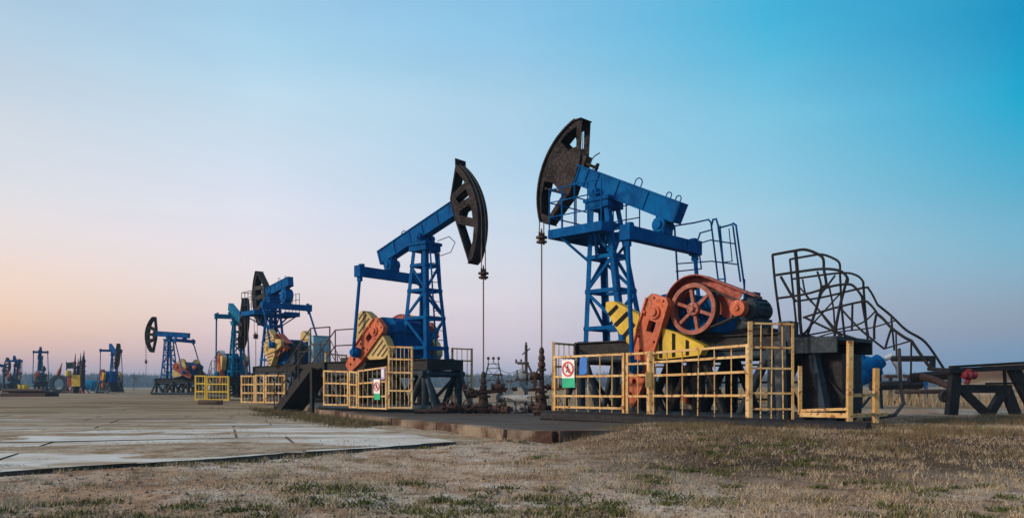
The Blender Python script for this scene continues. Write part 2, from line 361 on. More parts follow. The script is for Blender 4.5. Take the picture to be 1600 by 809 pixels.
M['slab'] = concrete_mat('dusty_concrete', (0.64, 0.65, 0.62), (0.30, 0.235, 0.165), 0.56)
M['slabedge'] = concrete_mat('shade_dark_concrete', (0.07, 0.065, 0.06), (0.03, 0.025, 0.02), 0.5)  # slab sides coloured dark: the shadow of the edge gap painted in
M['padtop'] = concrete_mat('dark_pad_concrete', (0.085, 0.08, 0.075), (0.045, 0.032, 0.024), 0.5, 1.4)  # dark over the whole pad top, blotched darker by noise
M['kerb'] = concrete_mat('kerb_concrete', (0.26, 0.21, 0.16), (0.055, 0.028, 0.02), 0.75, 1.2)

def clip(poly, P, n, keep=0.0):
    out = []
    for i in range(len(poly)):
        a = poly[i]; b = poly[(i+1) % len(poly)]; da = (a-P).dot(n)-keep; db = (b-P).dot(n)-keep
        if da >= 0: out.append(a)
        if (da >= 0) != (db >= 0): out.append(a+(b-a)*(da/(da-db)))
    return out
# concrete paving: rows of cast slabs with dirt-filled joints
d1 = Vector((0.94, 0.342)); n1 = Vector((-0.342, 0.94)); mb = MB()
for j in range(-6, 8):
    for i in range(-16, 9):
        o = n1*(12.5+3.75*(j-0))+d1*(i*3.1+(0.9 if j % 2 else 0.2)); g = 0.02
        p = [o+d1*g+n1*g, o+d1*(3.1-g)+n1*g, o+d1*(3.1-g)+n1*(3.75-g), o+d1*g+n1*(3.75-g)]
        p = clip(p, Vector(EDGE_A), Vector(EDGE_N), 0.0)
        if len(p) >= 3: p = clip(p, Vector((-0.9, 12.0)), Vector((-0.90, -0.44)), 0.35)   # stops short of the pad
        if len(p) < 3 or all(q.y > 34+q.x*0 for q in p) or all(q.x < -34 for q in p): continue
        pj = []
        for a_, b_ in zip(p, p[1:]+p[:1]):
            pj.append(a_)
            if abs(edge_side(a_.x, a_.y)) < .01 and abs(edge_side(b_.x, b_.y)) < .01:
                m_ = int((b_-a_).length/.16)
                for q_ in range(1, m_): t_ = a_.lerp(b_, q_/m_); pj.append(t_+Vector(EDGE_N)*float(abs(rng.normal(0, .028))+.05*max(0, noise.noise(Vector((t_.x*1.3, t_.y*1.3, 3))))))
        p = pj
        dz = rng.normal(0, 0.004); tz = 0.045+dz
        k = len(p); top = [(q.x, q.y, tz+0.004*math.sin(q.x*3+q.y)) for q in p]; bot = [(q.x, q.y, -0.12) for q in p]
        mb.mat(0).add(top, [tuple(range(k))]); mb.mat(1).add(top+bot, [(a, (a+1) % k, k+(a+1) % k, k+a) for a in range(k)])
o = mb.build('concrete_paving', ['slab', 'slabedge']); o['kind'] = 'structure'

# raised concrete pad under the wells
pad = [(-9.6, 33), (-7.3, 27.5), (-5.35, 22.2), (-3.55, 18.1), (-2.25, 15.5), (-1.22, 13.9), (-0.02, 11.55), (0.62, 11.1), (1.6, 11.4), (3.4, 12.2), (6.5, 14), (5, 17.5), (2.2, 20.5), (0.4, 24), (-4.5, 33)]
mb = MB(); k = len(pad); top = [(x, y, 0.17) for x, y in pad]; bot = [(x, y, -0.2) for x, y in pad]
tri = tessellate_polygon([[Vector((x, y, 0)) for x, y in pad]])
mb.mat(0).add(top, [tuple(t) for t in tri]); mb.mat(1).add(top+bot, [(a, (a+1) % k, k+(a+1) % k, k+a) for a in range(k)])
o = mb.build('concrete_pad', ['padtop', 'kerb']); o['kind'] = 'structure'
# cast kerb blocks along the pad's front edge
mb = MB(); line = [Vector(p) for p in pad[1:9]]
for a, b in zip(line[:-1], line[1:]):
    n = max(1, round((b-a).length/2.3)); d = (b-a)/n
    for q in range(n):
        p0 = a+d*q+d*0.012; p1 = a+d*(q+1)-d*0.012; off = Vector((d.y, -d.x)).normalized()
        if off.dot(Vector((-0.8, -0.6))) < 0: off = -off
        h = 0.185+rng.normal(0, .008); w = 0.12
        mb.hexa([(p0.x+off.x*w, p0.y+off.y*w, -.1), (p1.x+off.x*w, p1.y+off.y*w, -.1), (p1.x-off.x*.15, p1.y-off.y*.15, -.1), (p0.x-off.x*.15, p0.y-off.y*.15, -.1),
                 (p0.x+off.x*(w-.02), p0.y+off.y*(w-.02), h), (p1.x+off.x*(w-.02), p1.y+off.y*(w-.02), h), (p1.x-off.x*.15, p1.y-off.y*.15, h), (p0.x-off.x*.15, p0.y-off.y*.15, h)])
o = mb.build('kerb', 'kerb'); o['kind'] = 'structure'

# ------------------------------------------------------------------ pumpjack
def arc(R, a0, a1, n=10): return [(R*math.cos(R_(a0+(a1-a0)*k/n)), R*math.sin(R_(a0+(a1-a0)*k/n))) for k in range(n+1)]
def shrink(poly, f):
    cx = sum(p[0] for p in poly)/len(poly); cy = sum(p[1] for p in poly)/len(poly)
    return [(cx+(x-cx)*f, cy+(y-cy)*f) for x, y in poly]
DEF = dict(zb=1.45, th=2.87, su=.47, sv=.40, tu=.22, tv=.20, lean=0, pu=0, tilt=0, L2=1.65, bh=.36, bw=.26, R=1.9, a0=-43, a1=43,
           back=[(1.25, 1.32), (1.08, .32), (1.08, -.3), (1.25, -1.32)], eqh=1.0, hub=(-.8, 2.2), cdir=(-.74, -.67), clen=1.35, pin=.75, side=1,
           blue='blue', eq='blue', beam='blue', head='brown', crankc='orange', weight='cream', base_u=(.75, -3.5), carrier=3.4, rodend=1.1, deck=0, detail=1, solid=False,
           guard=True, stairs=True, pulley_u=-1.75, motor_u=-2.6, gear='blue', wheel='wheel', stairmat='black', eqz=3.65, ladder=True, stripes=False, pul_r=.4, standc='slate')
def pumpjack(X, Y, deg, label, name='pumpjack', **kw):
    P = dict(DEF); P.update(kw); F = Frame(X, Y, deg); s = P['side']; det = P['detail']
    g0 = 0.0
    root = empty(name, (X, Y, 0), label, 'pumpjack', 'pumpjacks standing in the oil field', R_(deg))
    zb = P['zb']; zt = zb+P['th']; pu = P['pu']; pz = zt+.30; tl = R_(P['tilt']); ct = math.cos(tl); st_ = math.sin(tl)
    BF = lambda x, y, v: Vector((pu+x*ct-y*st_, v, pz+x*st_+y*ct))      # beam frame -> local
    # --- samson tower
    su, sv, tu, tv, ln = P['su'], P['sv'], P['tu'], P['tv'], P['lean']
    def leg_at(a, b, t): return Vector((a*(su+(tu-su)*t)+ln*t, b*(sv+(tv-sv)*t), zb+(zt-zb)*t))
    tw = MB(); lv = [0.10, .36, .60, .82]
    for t in lv:
        for (a, b, a2, b2) in ((1,1,1,-1), (1,-1,-1,-1), (-1,-1,-1,1), (-1,1,1,1)): tw.bar(leg_at(a, b, t), leg_at(a2, b2, t), .055, .075)
    for i in range(len(lv)-1):
        for k_, (a, b, a2, b2) in enumerate(((1,1,1,-1), (1,-1,-1,-1), (-1,-1,-1,1), (-1,1,1,1))):
            t0, t1 = (lv[i], lv[i+1]) if (i+k_) % 2 else (lv[i+1], lv[i])
            tw.bar(leg_at(a, b, t0), leg_at(a2, b2, t1), .035, .06)
    tw.box(ln-tu-.1, ln+tu+.1, -tv-.1, tv+.1, zt-.02, zt+.05)
    tw.box(ln-tu-.07, ln+tu+.07, -tv-.07, tv+.07, zt-.16, zt-.03)
    two = tw.build('tower', P['blue'], root)
    for a in (1, -1):
        for b in (1, -1):
            lg = MB(); p = leg_at(a, b, 0); q = leg_at(a, b, 1)
            lg.bar(p+Vector((0, -b*.045, 0)), q+Vector((0, -b*.045, 0)), .02, .10) if False else None
            d = (q-p); w = .105
            lg.bar(p+Vector((-a*w/2, 0, 0)), q+Vector((-a*w/2, 0, 0)), .018, w, (1, 0, 0)); lg.bar(p+Vector((0, -b*w/2, 0)), q+Vector((0, -b*w/2, 0)), .018, w, (0, 1, 0))
            lg.box(p.x-.09, p.x+.09, p.y-.09, p.y+.09, zb, zb+.025)
            lg.build('leg', P['blue'], two)
    if P['ladder']:
        ld = MB(); u0 = su+.09; u1 = ln+tu+.10
        for b in (-.15, .15): ld.bar((u0, b, zb), (u1, b, zt+.05), .03, .03)
        nr = 12
        for k in range(1, nr): t = k/nr; ld.tube((u0+(u1-u0)*t, -.15, zb+(zt-zb)*t), (u0+(u1-u0)*t, .15, zb+(zt-zb)*t), .010, 5)
        ld.build('ladder', P['blue'], root)
    # --- saddle bearing
    sb = MB()
    sb.box(pu-.16, pu+.16, -.16, .16, zt+.05, zt+.12)
    for b in (-1, 1): sb.tube((pu, b*.15, pz-.12), (pu, b*.27, pz-.12), .10, 14); sb.box(pu-.09, pu+.09, b*.21-.05, b*.21+.05, zt+.052, pz-.12)
    sb.tube((pu, -.3, pz-.12), (pu, .3, pz-.12), .045, 10)
    sb.build('saddle_bearing', P['blue'], root)
    # --- walking beam (plate girder)
    xb = P['back'][1][0]+.05; L2 = P['L2']; bh, bw = P['bh'], P['bw']; wb = MB(); y0 = .09
    wb.bar(BF(-L2, y0+bh/2, 0), BF(xb, y0+bh/2, 0), bw, .022, BF(0, 1, 0)-BF(0, 0, 0)); wb.bar(BF(-L2, y0-bh/2, 0), BF(xb, y0-bh/2, 0), bw, .022, BF(0, 1, 0)-BF(0, 0, 0))
    for b in (-1, 1): wb.bar(BF(-L2, y0, b*(bw/2-.035)), BF(xb, y0, b*(bw/2-.035)), .014, bh-.022, BF(0, 1, 0)-BF(0, 0, 0))
    for x in (-L2+.03, -L2*.62, -L2*.25, .05, xb*.5, xb-.1):
        for b in (-1, 1): wb.bar(BF(x, y0-bh/2+.011, b*(bw/2-.014)), BF(x, y0+bh/2-.011, b*(bw/2-.014)), .016, .026, BF(1, 0, 0)-BF(0, 0, 0))
    wb.bar(BF(-L2-.008, y0, 0), BF(-L2+.012, y0, 0), bw*.9, bh*.95, BF(0, 1, 0)-BF(0, 0, 0))
    wbo = wb.build('walking_beam', P['beam'], root)
    if det:
        for x in (-L2+.12, -L2+.35, -L2*.45, .25):
            if P['detail'] < 2 and x in (-L2+.12, .25): continue
            lug = MB(); big = 1.5 if x == -L2*.45 else 1
            lug.path([BF(x-.05*big, y0+bh/2+.01, .05), BF(x-.05*big, y0+bh/2+.08*big, .05), BF(x-.02, y0+bh/2+.11*big, .05), BF(x+.03*big, y0+bh/2+.11*big, .05), BF(x+.06*big, y0+bh/2+.08*big, .05), BF(x+.06*big, y0+bh/2+.01, .05)], .011, 6)
            lug.build('lifting_lug', P['beam'], wbo)
    # --- tail bearing + equalizer
    eq = MB(); eu, ez = pu-(L2-.38)*ct, P['eqz']; eh = P['eqh']; tb = BF(-(L2-.38), y0-bh/2, 0)
    eq.bar((eu, -eh, ez), (eu, eh, ez), .20, .235)
    for b in (-1, 1): eq.bar((eu, b*(eh-.06), ez), (eu, b*(eh+.09), ez), .22, .28); eq.box(eu-.06, eu+.06, b*(eh-.06)-.05, b*(eh-.06)+.05, ez+.141, ez+.19)
    eq.build('equalizer', P['eq'], root)
    tbm = MB(); mid = (ez+.117+tb.z)/2; r_ = max(.06, (tb.z-ez-.117)*.42)
    tbm.tube((eu, -.17, mid), (eu, .17, mid), r_, 14); tbm.tube((eu, -.21, mid), (eu, .21, mid), r_*.55, 12); tbm.box(eu-.12, eu+.12, -.13, .13, ez+.118, mid); tbm.box(eu-.10, eu+.10, -.1, .1, mid, tb.z+.03)
    for b in (-1, 1):
        for a in (-1, 1): tbm.tube((eu+a*.1, b*.15, ez+.12), (eu+a*.1, b*.15, ez+.19), .018, 6)
    tbm.build('tail_bearing', P['eq'], root)
    # --- horse head
    hd = MB(); Rr = P['R']; a0, a1 = P['a0'], P['a1']; bk = P['back']
    outer = arc(Rr, a0, a1, 14)+[bk[0], bk[1], bk[2], bk[3]]
    A = lambda f, r=.955: (Rr*r*math.cos(R_(f)), Rr*r*math.sin(R_(f)))
    up = [bk[1], bk[0], A(a1*.97), A(a1*.7), A(a1*.42)]; lo = [bk[2], A(a0*.42), A(a0*.7), A(a0*.97), bk[3]]
    if P.get('hpx'):
        holes = []
        for hp in P['hpx']:
            q = [F.px(820+x/3.11, 160+y/3.11, .145) for x, y in hp]
            holes.append([((p.x-pu)*ct+(p.z-pz)*st_, -(p.x-pu)*st_+(p.z-pz)*ct) for p in q])
    elif P['solid']:
        holes = [shrink([A(a1*.42), A(a1*.62), A(a1*.86), ((bk[0][0]+A(a1*.9)[0])/2, bk[0][1]*.94), (bk[1][0]+.30, bk[1][1]+.22)], .66),
                 shrink([A(a0*.92), A(a0*.62), A(a0*.3), (A(a0*.3)[0]-.22, A(a0*.3)[1]), (A(a0*.9)[0]-.16, A(a0*.9)[1])], .74),
                 shrink([(bk[3][0]+.02, bk[3][1]+.1), (A(a0*.25)[0]-.32, A(a0*.25)[1]), (bk[2][0]+.1, bk[2][1]-.1)], .5)]
    else:
        m1 = (bk[1][0]+.08, bk[1][1]*.9); m2 = (bk[2][0]+.08, bk[2][1]*.9)
        holes = [shrink(up, .78), shrink(lo, .78), shrink([m1, A(a1*.37), A(a1*.04), ((m1[0]+m2[0])/2+.1, .05)], .72), shrink([m2, ((m1[0]+m2[0])/2+.1, -.05), A(a0*.04), A(a0*.37)], .72)]
    holes = [list(reversed(h)) if False else h for h in holes]
    hw = .145
    for b in (-1, 1):
        hh_ = list(holes)
        if P.get('hpx') and b == -1:
            q = [F.px(820+x/3.11, 160+y/3.11, -.145) for x, y in ((272, 145), (284, 150), (282, 225), (266, 238))]
            hh_ = hh_[1:]+[[((p.x-pu)*ct+(p.z-pz)*st_, -(p.x-pu)*st_+(p.z-pz)*ct) for p in q]]+[shrink(holes[0], .9)]
        hd.prism(outer, b*hw, b*(hw-.022), BF, hh_)
    fl = arc(Rr, a0, a1, 18)
    for (x, y), (x2, y2) in zip(fl[:-1], fl[1:]):
        k = (Rr+.035)/Rr
        hd.add([BF(x, y, -.185), BF(x, y, .185), BF(x*k, y*k, .185), BF(x*k, y*k, -.185), BF(x2, y2, -.185), BF(x2, y2, .185), BF(x2*k, y2*k, .185), BF(x2*k, y2*k, -.185)],
               [(0,1,5,4), (2,3,7,6), (1,2,6,5), (3,0,4,7)]+([(3,2,1,0)] if (x, y) == fl[0] else [])+([(4,5,6,7)] if (x2, y2) == fl[-1] else []))
    for p, q in list(zip(bk[:-1], bk[1:]))[(1 if P.get('hpx') else 0):]:
        hd.bar(BF(p[0], p[1], 0), BF(q[0], q[1], 0), .02, hw*2-.05, (0, 1, 0))
    e1, e0 = fl[-1], fl[0]
    hd.bar(BF(e1[0], e1[1], 0), BF(bk[0][0], bk[0][1], 0), .02, hw*2+.08, (0, 1, 0)); hd.bar(BF(e0[0], e0[1], 0), BF(bk[3][0], bk[3][1], 0), .02, hw*2+.08, (0, 1, 0))
    if not P['solid'] or True:
        for f in (a1*.38, a0*.38): q = A(f, .93); hd.bar(BF(bk[1][0]+.02, bk[1][1]*(1 if f > 0 else -1)*.8, 0), BF(q[0], q[1], 0), .04, hw*2-.05, (0, 1, 0))
    if det > 1:
        hd.bar(BF(bk[1][0]-.05, .24, .0), BF(bk[1][0]-.05, .5, .0), .12, .2, (0, 1, 0)); hd.tube(BF(bk[1][0]-.02, .36, .05), BF(bk[1][0]-.45, .34, .05), .03, 8); hd.tube(BF(bk[1][0]-.42, .26, .05), BF(bk[1][0]-.42, .44, .05), .035, 8)
    hd.build('horse_head', P['head'], root)
    # --- bridle cables, carrier bar, rod
    tu_ = pu+Rr+.045; br = MB()
    wa = R_(a1)+tl
    for b in (-1, 1):
        pts = [(pu+(Rr+.045)*math.cos(t), b*.07, pz+(Rr+.045)*math.sin(t)) for t in np.linspace(min(wa, R_(80)), max(0.0, R_(a0)+tl), 10)]
        pts += [(tu_ if R_(a0)+tl <= 0 else pts[-1][0], b*.07, P['carrier']+.04)]
        br.path(pts, .012, 6)
    br.build('bridle', 'cable', root)
    cb = MB(); cx = tu_ if R_(a0)+tl <= 0 else pts[-1][0]; z = P['carrier']
    cb.lathe((cx, 0, z-.08), (0, 0, 1), [(0, .05), (.01, .115), (.05, .115), (.055, .05), (.10, .05), (.105, .125), (.15, .125), (.155, .06), (.2, .05)], 12)
    cb.tube((cx, 0, z+.1), (cx, 0, z+.24), .028, 8, .012)
    for b in (-1, 1): cb.tube((cx, b*.07, z-.1), (cx, b*.07, z+.16), .022, 6)
    cb.build('carrier_bar', 'rust', root)
    rd = MB(); rd.tube((cx, 0, z-.07), (cx, 0, P['rodend']), .016, 8); rd.build('polished_rod', 'cable', root)
    # --- cranks, weights, pitmans
    hu, hz = P['hub']; cd = Vector((P['cdir'][0], P['cdir'][1])).normalized(); pv = eh-.02; cv = eh-.14
    CF = lambda x, y, v: Vector((hu+x*cd.x-y*cd.y, v, hz+x*cd.y+y*cd.x))
    cl = P['clen']
    for b in (-1, 1):
        ck = MB(); out = [(-.30, -.16), (-.30, .16), (-.18, .25), (cl*.55, .24), (cl*.8, .19), (cl-.03, .14), (cl, .08), (cl, -.08), (cl-.03, -.14), (cl*.8, -.19), (cl*.55, -.24), (-.18, -.25)]
        def hexh(x, y, r, n=10): return [(x+r*math.cos(2*PI*k/n), y+r*math.sin(2*PI*k/n)) for k in range(n)]
        hs = []
        if det:
            hs = [hexh(cl*.42, .05, .04), hexh(cl*.42, -.11, .035), hexh(cl*.60, 0, .05), hexh(cl*.74, 0, .05), [(.16, -.10), (.16, .06), (.36, .06), (.36, -.10)], hexh(cl*.88, .0, .04), hexh(.10, .17, .025), hexh(.5, .17, .025), hexh(.5, -.17, .025)]
        v0, v1 = (b*(cv-.10), b*(cv+.04))
        ck.prism(out, v0, v1, CF, hs)
        for yy in (.235, -.235): ck.bar(CF(-.2, yy, b*(cv+.055)), CF(cl*.6, yy, b*(cv+.055)), .03, .04, (0, 1, 0))
        ck.tube(CF(0, 0, b*(cv-.12)), CF(0, 0, b*(cv+.075)), .125, 16); ck.tube(CF(0, 0, b*(cv+.074)), CF(0, 0, b*(cv+.11)), .07, 12)
        for (bx, by) in ((-.24, .1), (-.24, -.1), (.05, .2), (.05, -.2), (.35, .2), (.35, -.2)): ck.tube(CF(bx, by, b*(cv+.03)), CF(bx, by, b*(cv+.07)), .025, 6)
        cko = ck.build('crank', P['crankc'], root)
        for m in (1, -1):
            wt = MB(); wd = .11
            if P.get('wpx'):
                wp, sps = P['wpx'][0 if m == 1 else 1]; cvt = lambda pl: [(q.x, q.z) for q in (F.px(820+x/2.528, 360+y/2.528, cv) for x, y in pl)]
                UZ = lambda x, y, v: Vector((x, v, y))
                wt.mat(0).prism(cvt(wp), b*(cv-.10-wd), b*(cv-.005), UZ)
                for sp in sps: wt.mat(1).prism(cvt(sp), b*(cv-.004), b*(cv+.001), UZ)
                wt.build('counterweight', [P['weight'], 'stripe'], cko); continue
            ws = P.get('ws', .55)
            poly = [(.1+(x_-.1)*(.6+.4*ws), m*(.26+(abs(y_)-.26)*ws)) for x_, y_ in ((.0, m*1.12), (.20, m*1.16), (.34, m*1.02), (.74, m*.50), (.78, m*.26), (-.16, m*.26), (-.18, m*.55), (-.10, m*.95))]
            wt.mat(0).prism(poly, b*(cv-.10-wd), b*(cv+.02), CF)
            for t in ((.36, .50, .62) if det else ()):
                lo_ = -.08; hi = .50-(t-.36)*.9
                a_ = [(lo_+.02, m*t), (hi-.02 if hi < .7 else .7, m*t), (hi-.03 if hi < .7 else .69, m*(t+.045)), (lo_+.03, m*(t+.045))]
                wt.mat(1).prism(a_, b*(cv+.022), b*(cv+.026), CF)
            wt.build('counterweight', [P['weight'], 'stripe' if P['stripes'] else 'wood'], cko)
        pin = CF(P['pin'], 0, b*(pv+.10)); topp = Vector((eu, b*(pv+.02), ez-.12))
        pt = MB(); pt.tube(topp, pin, .042, 8); pt.lathe(CF(P['pin'], 0, b*(pv-.06)), (0, b, 0), [(0, .10), (.03, .13), (.15, .13), (.16, .09), (.22, .08), (.225, .04)], 14)
        pt.box(topp.x-.06, topp.x+.06, topp.y-.04, topp.y+.04, ez-.25, ez-.118)
        pt.build('pitman', P.get('pitc', P['eq']), root)
    # --- gearbox on a pedestal
    gu = (hu+P['pulley_u'])/2; gx0 = P['pulley_u']-.28; gx1 = hu+.42; gz0 = zb+.06; gh = hz+.30
    gb = MB(); XZ = lambda x, y, v: Vector((x, v, y))
    prof = [(gx0, gz0+.08), (gx1-.06, gz0+.08), (gx1, gz0+.25), (gx1, hz+.05), (gx1-.10, gh-.06), (gx1-.3, gh+.05), (hu-.2, gh+.08), (gx0+.3, hz+.26), (gx0+.06, hz+.18), (gx0, hz+.02)]
    gw = cv-.38
    gb.prism(prof, -gw, gw, XZ); gb.box(gx0-.05, gx1+.05, -gw-.06, gw+.06, hz-.035, hz+.035); gb.box(gx0-.06, gx1+.06, -gw-.08, gw+.08, gz0, gz0+.079)
    for x in np.linspace(gx0+.1, gx1-.1, 5):
        for b in (-1, 1): gb.bar((x, b*(gw+.02), gz0+.08), (x, b*(gw+.02), hz-.036), .03, .04, (1, 0, 0))
    for b in (-1, 1):
        gb.lathe((hu, b*gw, hz), (0, b, 0), [(0, .22), (.06, .22), (.08, .17), (.16, .14), (cv-.12-gw, .09)], 16); gb.lathe((P['pulley_u'], b*gw, hz+.02), (0, b, 0), [(0, .16), (.05, .15), (.07, .08), (.12, .06)], 14)
    gb.tube((gx1-.4, .1, gh), (gx1-.4, .1, gh+.16), .05, 8)
    gb.build('gearbox', P['gear'], root)
    # --- pulley wheel with six spokes, belt, motor
    pw = MB(); pu2 = P['pulley_u']; pr = P['pul_r']; c = Vector((pu2, s*(gw+.12), hz+.02)); ax = Vector((0, s, 0))
    pw.ring(c, ax, [(0, pr), (.17, pr), (.17, pr-.075), (.13, pr-.06), (.04, pr-.06), (0, pr-.06)], 40)
    pw.mat(1).ring(c, ax, [(.03, pr+.006), (.135, pr+.006), (.135, pr-.01), (.03, pr-.01)], 40); pw.mat(0)
    pw.lathe(c+ax*.02, ax, [(0, .10), (.12, .12), (.15, .11), (.155, .05), (.20, .045)], 18)
    for k in range(6):
        t = R_(20+60*k); d = Vector((math.cos(t), 0, math.sin(t))); pw.bar(c+ax*.09+d*.09, c+ax*.09+d*(pr-.058), .055, .07, (0, 1, 0))
    if det > 1:
        for k in range(6): t = R_(50+60*k); d = Vector((math.cos(t), 0, math.sin(t))); pw.mat(1).tube(c+ax*.17+d*.075, c+ax*.175+d*.075, .014, 8)
        pw.mat(0)
    pw.build('pulley_wheel', [P['wheel'], 'rubber'], root)
    mu = P['motor_u']; mz = hz-.02; mc = Vector((mu, s*(gw+.12), mz)); mr = .135
    mo = MB(); mo.lathe((mu, s*(gw-.02), mz), (0, -s, 0), [(0, .10), (.03, .19), (.10, .21), (.55, .21), (.60, .18), (.68, .16)], 18)
    for k in range(14): t = 2*PI*k/14; mo.bar((mu+.215*math.cos(t), s*(gw-.14), mz+.215*math.sin(t)), (mu+.215*math.cos(t), s*(gw-.52), mz+.215*math.sin(t)), .012, .03, (math.cos(t), 0, math.sin(t)))
    mo.box(mu-.22, mu+.22, min(s*(gw-.1), s*(gw-.55)), max(s*(gw-.1), s*(gw-.55)), zb+.10, mz-.16); mo.box(mu-.08, mu+.1, min(s*(gw-.2), s*(gw-.4)), max(s*(gw-.2), s*(gw-.4)), mz+.17, mz+.30)
    moo = mo.build('motor', 'slate', root)
    mp = MB(); mp.lathe((mu, s*(gw-.02), mz), (0, s, 0), [(0, .05), (.14, .05), (.145, mr), (.18, mr*.9), (.24, mr*.9), (.27, mr), (.29, mr*.98), (.30, .05), (.33, .04)], 22); mp.build('motor_pulley', 'orange', moo)
    be = MB(); sg = 1
    for o_, rr1, rr2 in ((1, pr, mr), (-1, pr, mr)):
        for dv in (.04, .085, .13):
            d = Vector((mu-pu2, 0, mz-c.z)); L_ = d.length; d /= L_; nrm = Vector((-d.z, 0, d.x))*o_
            be.bar(Vector((pu2, s*(gw+.12+dv), c.z))+nrm*rr1, Vector((mu, s*(gw+.12+dv), mz))+nrm*(rr2*.9), .022, .018, (0, 1, 0))
    be.build('drive_belt', 'rubber', root)
    if P['guard']:
        gd = MB(); rg = pr+.13; cz = c.z
        d = Vector((mu-pu2, mz-cz)); base_a = math.atan2(d.y, d.x)
        # arch over the wheel that runs down as a sloping cover to the motor
        a_start = -0.08; a_end = PI*.60
        pts = [(pu2+rg*math.cos(a), cz+rg*math.sin(a)) for a in np.linspace(a_start, a_end, 11)]
        pts.append((mu-.02, mz+.30)); pts.append((mu-.32, mz+.16))
        va, vb = s*(gw+.02), s*(gw+.30)
        for (x, z1), (x2, z2) in zip(pts[:-1], pts[1:]):
            gd.hexa([(x, va, z1), (x, vb, z1), (x2, vb, z2), (x2, va, z2), (x, va, z1+.02), (x, vb, z1+.02), (x2, vb, z2+.02), (x2, va, z2+.02)])
        inner = [(pu2+(pr+.02)*math.cos(a), cz+(pr+.02)*math.sin(a)) for a in np.linspace(a_start, a_end, 11)]
        k5 = 5
        poly = pts[:11]+[pts[11]]+[(mu+.16, mz+.04), (mu+.24, mz-.18), (pu2-pr*.75, cz-.06)]+[(pu2-.05+(pr-.06)*math.cos(a), cz+(pr-.06)*math.sin(a)) for a in np.linspace(PI*.8, .2, 7)]
        gd.prism(poly, s*(gw+.035), s*(gw+.055), XZ)
        ribs = [(0, 10)]
        gd.build('belt_guard', 'red' if P['gear'] == 'blue' else 'pale', root)
    # --- base frame and stand
    b1, b0 = P['base_u']; bf = MB(); fw = .56
    for b in (-1, 1): bf.ibar((b0, b*fw, zb-.13), (b1, b*fw, zb-.13), .16, .26)
    for x in np.linspace(b0+.1, b1-.1, 5): bf.bar((x, -fw+.06, zb-.13), (x, fw-.06, zb-.13), .12, .2)
    bf.bar((b1, -fw-.08, zb-.135), (b1, fw+.08, zb-.135), .04, .27); bf.bar((b0, -fw-.08, zb-.135), (b0, fw+.08, zb-.135), .04, .27)
    bf.box(gx0-.05, gx1+.05, -gw, gw, zb-.02, gz0-.002) ; bf.box(mu-.35, mu+.3, -.5, .5, zb-.02, zb+.098)
    bf.build('base_frame', 'black', root)
    sd_ = MB(); zl = .19; zh = zb-.27; us = [b1-.1, b1-.1-(b1-b0)*.33, b1-.1-(b1-b0)*.62, b0+.15]
    for x in us: sd_.tube((x, -fw-.2, zh-.09), (x, fw+.2, zh-.09), .085, 12)
    for b in (-1, 1):
        sd_.tube((b0, b*(fw), zh-.07), (b1+.05, b*(fw), zh-.07), .075, 12)
        sd_.tube((b0-.1, b*(fw+.1), zl+.08), (b1+.25, b*(fw+.1), zl+.08), .095, 12)
    sd_.build('stand_frame', P['standc'], root)
    for i_, x in enumerate(us):
        for b in (-1, 1):
            lg = MB(); lg.tube((x, b*(fw+.02), zl+.05), (x, b*(fw+.02), zh), .095 if i_ in (0, 3) else .12, 12)
            if i_ == 0: lg.tube((x, b*(fw+.02), zh), (x+.42, b*(fw+.10), zl+.05), .065, 10)
            if i_ > 0: lg.tube((x+.05, b*(fw+.02), zh), (x+.62, b*(fw+.06), zl+.05), .08, 10)
            lg.tube((x-.04, b*fw, zh), (x-.55, b*(fw+.06), zl+.05), .08, 10) if i_ < 3 else None
            lg.build('stand_leg', 'black' if i_ in (1, 2) else P['standc'], root)
        cbm = MB(); cbm.tube((x, -fw, zl+.1), (x, fw, zh-.1), .045, 8)
        cbm.build('cross_brace', 'black', root)
    # --- work deck by the saddle
    if P['deck']:
        dk = MB(); dz = zt-.60; dw = P['deck']; ua, ub = ln-.42, ln+.92; hi_ = ln+.34; iv = .30
        dk.box(ua, ub, iv, dw, dz-.02, dz+.02); dk.box(ua, ub, -dw, -iv, dz-.02, dz+.02); dk.box(hi_, ub, -iv+.002, iv-.002, dz-.02, dz+.02)
        for b in (-1, 1): dk.bar((ua, b*(dw+.011), dz-.03), (ub, b*(dw+.011), dz-.03), .02, .18); dk.bar((ua, b*(iv-.011), dz-.07), (ub, b*(iv-.011), dz-.07), .02, .09)
        dk.bar((ub+.011, -dw-.02, dz-.03), (ub+.011, dw+.02, dz-.03), .02, .18)
        for b in (-1, 1): dk.bar((ua-.011, b*iv, dz-.03), (ua-.011, b*(dw+.02), dz-.03), .02, .18); dk.bar((ua+.2, b*(dw-.05), dz-.1), (ln, b*.24, dz-.62), .05, .05); dk.bar((ub-.25, b*(dw-.05), dz-.1), (ln+.2, b*.24, dz-.62), .05, .05)
        dko = dk.build('work_deck', P['blue'], root)
        rl = MB(); rr = .014
        for b in (-1, 1):
            for hgt in (.32, .62, .88): rl.path([(ua, b*dw, dz+hgt), (ub, b*dw, dz+hgt)], rr)
            for x in np.linspace(ua, ub, 5): rl.tube((x, b*dw, dz), (x, b*dw, dz+.88), rr, 6)
        for hgt in (.32, .62, .88): rl.path([(ub, -dw, dz+hgt), (ub, dw, dz+hgt)], rr)
        for v in (-dw*.35, dw*.35): rl.tube((ub, v, dz), (ub, v, dz+.88), rr, 6)
        rl.build('railing', P['blue'] if det > 1 else 'slate', dko)
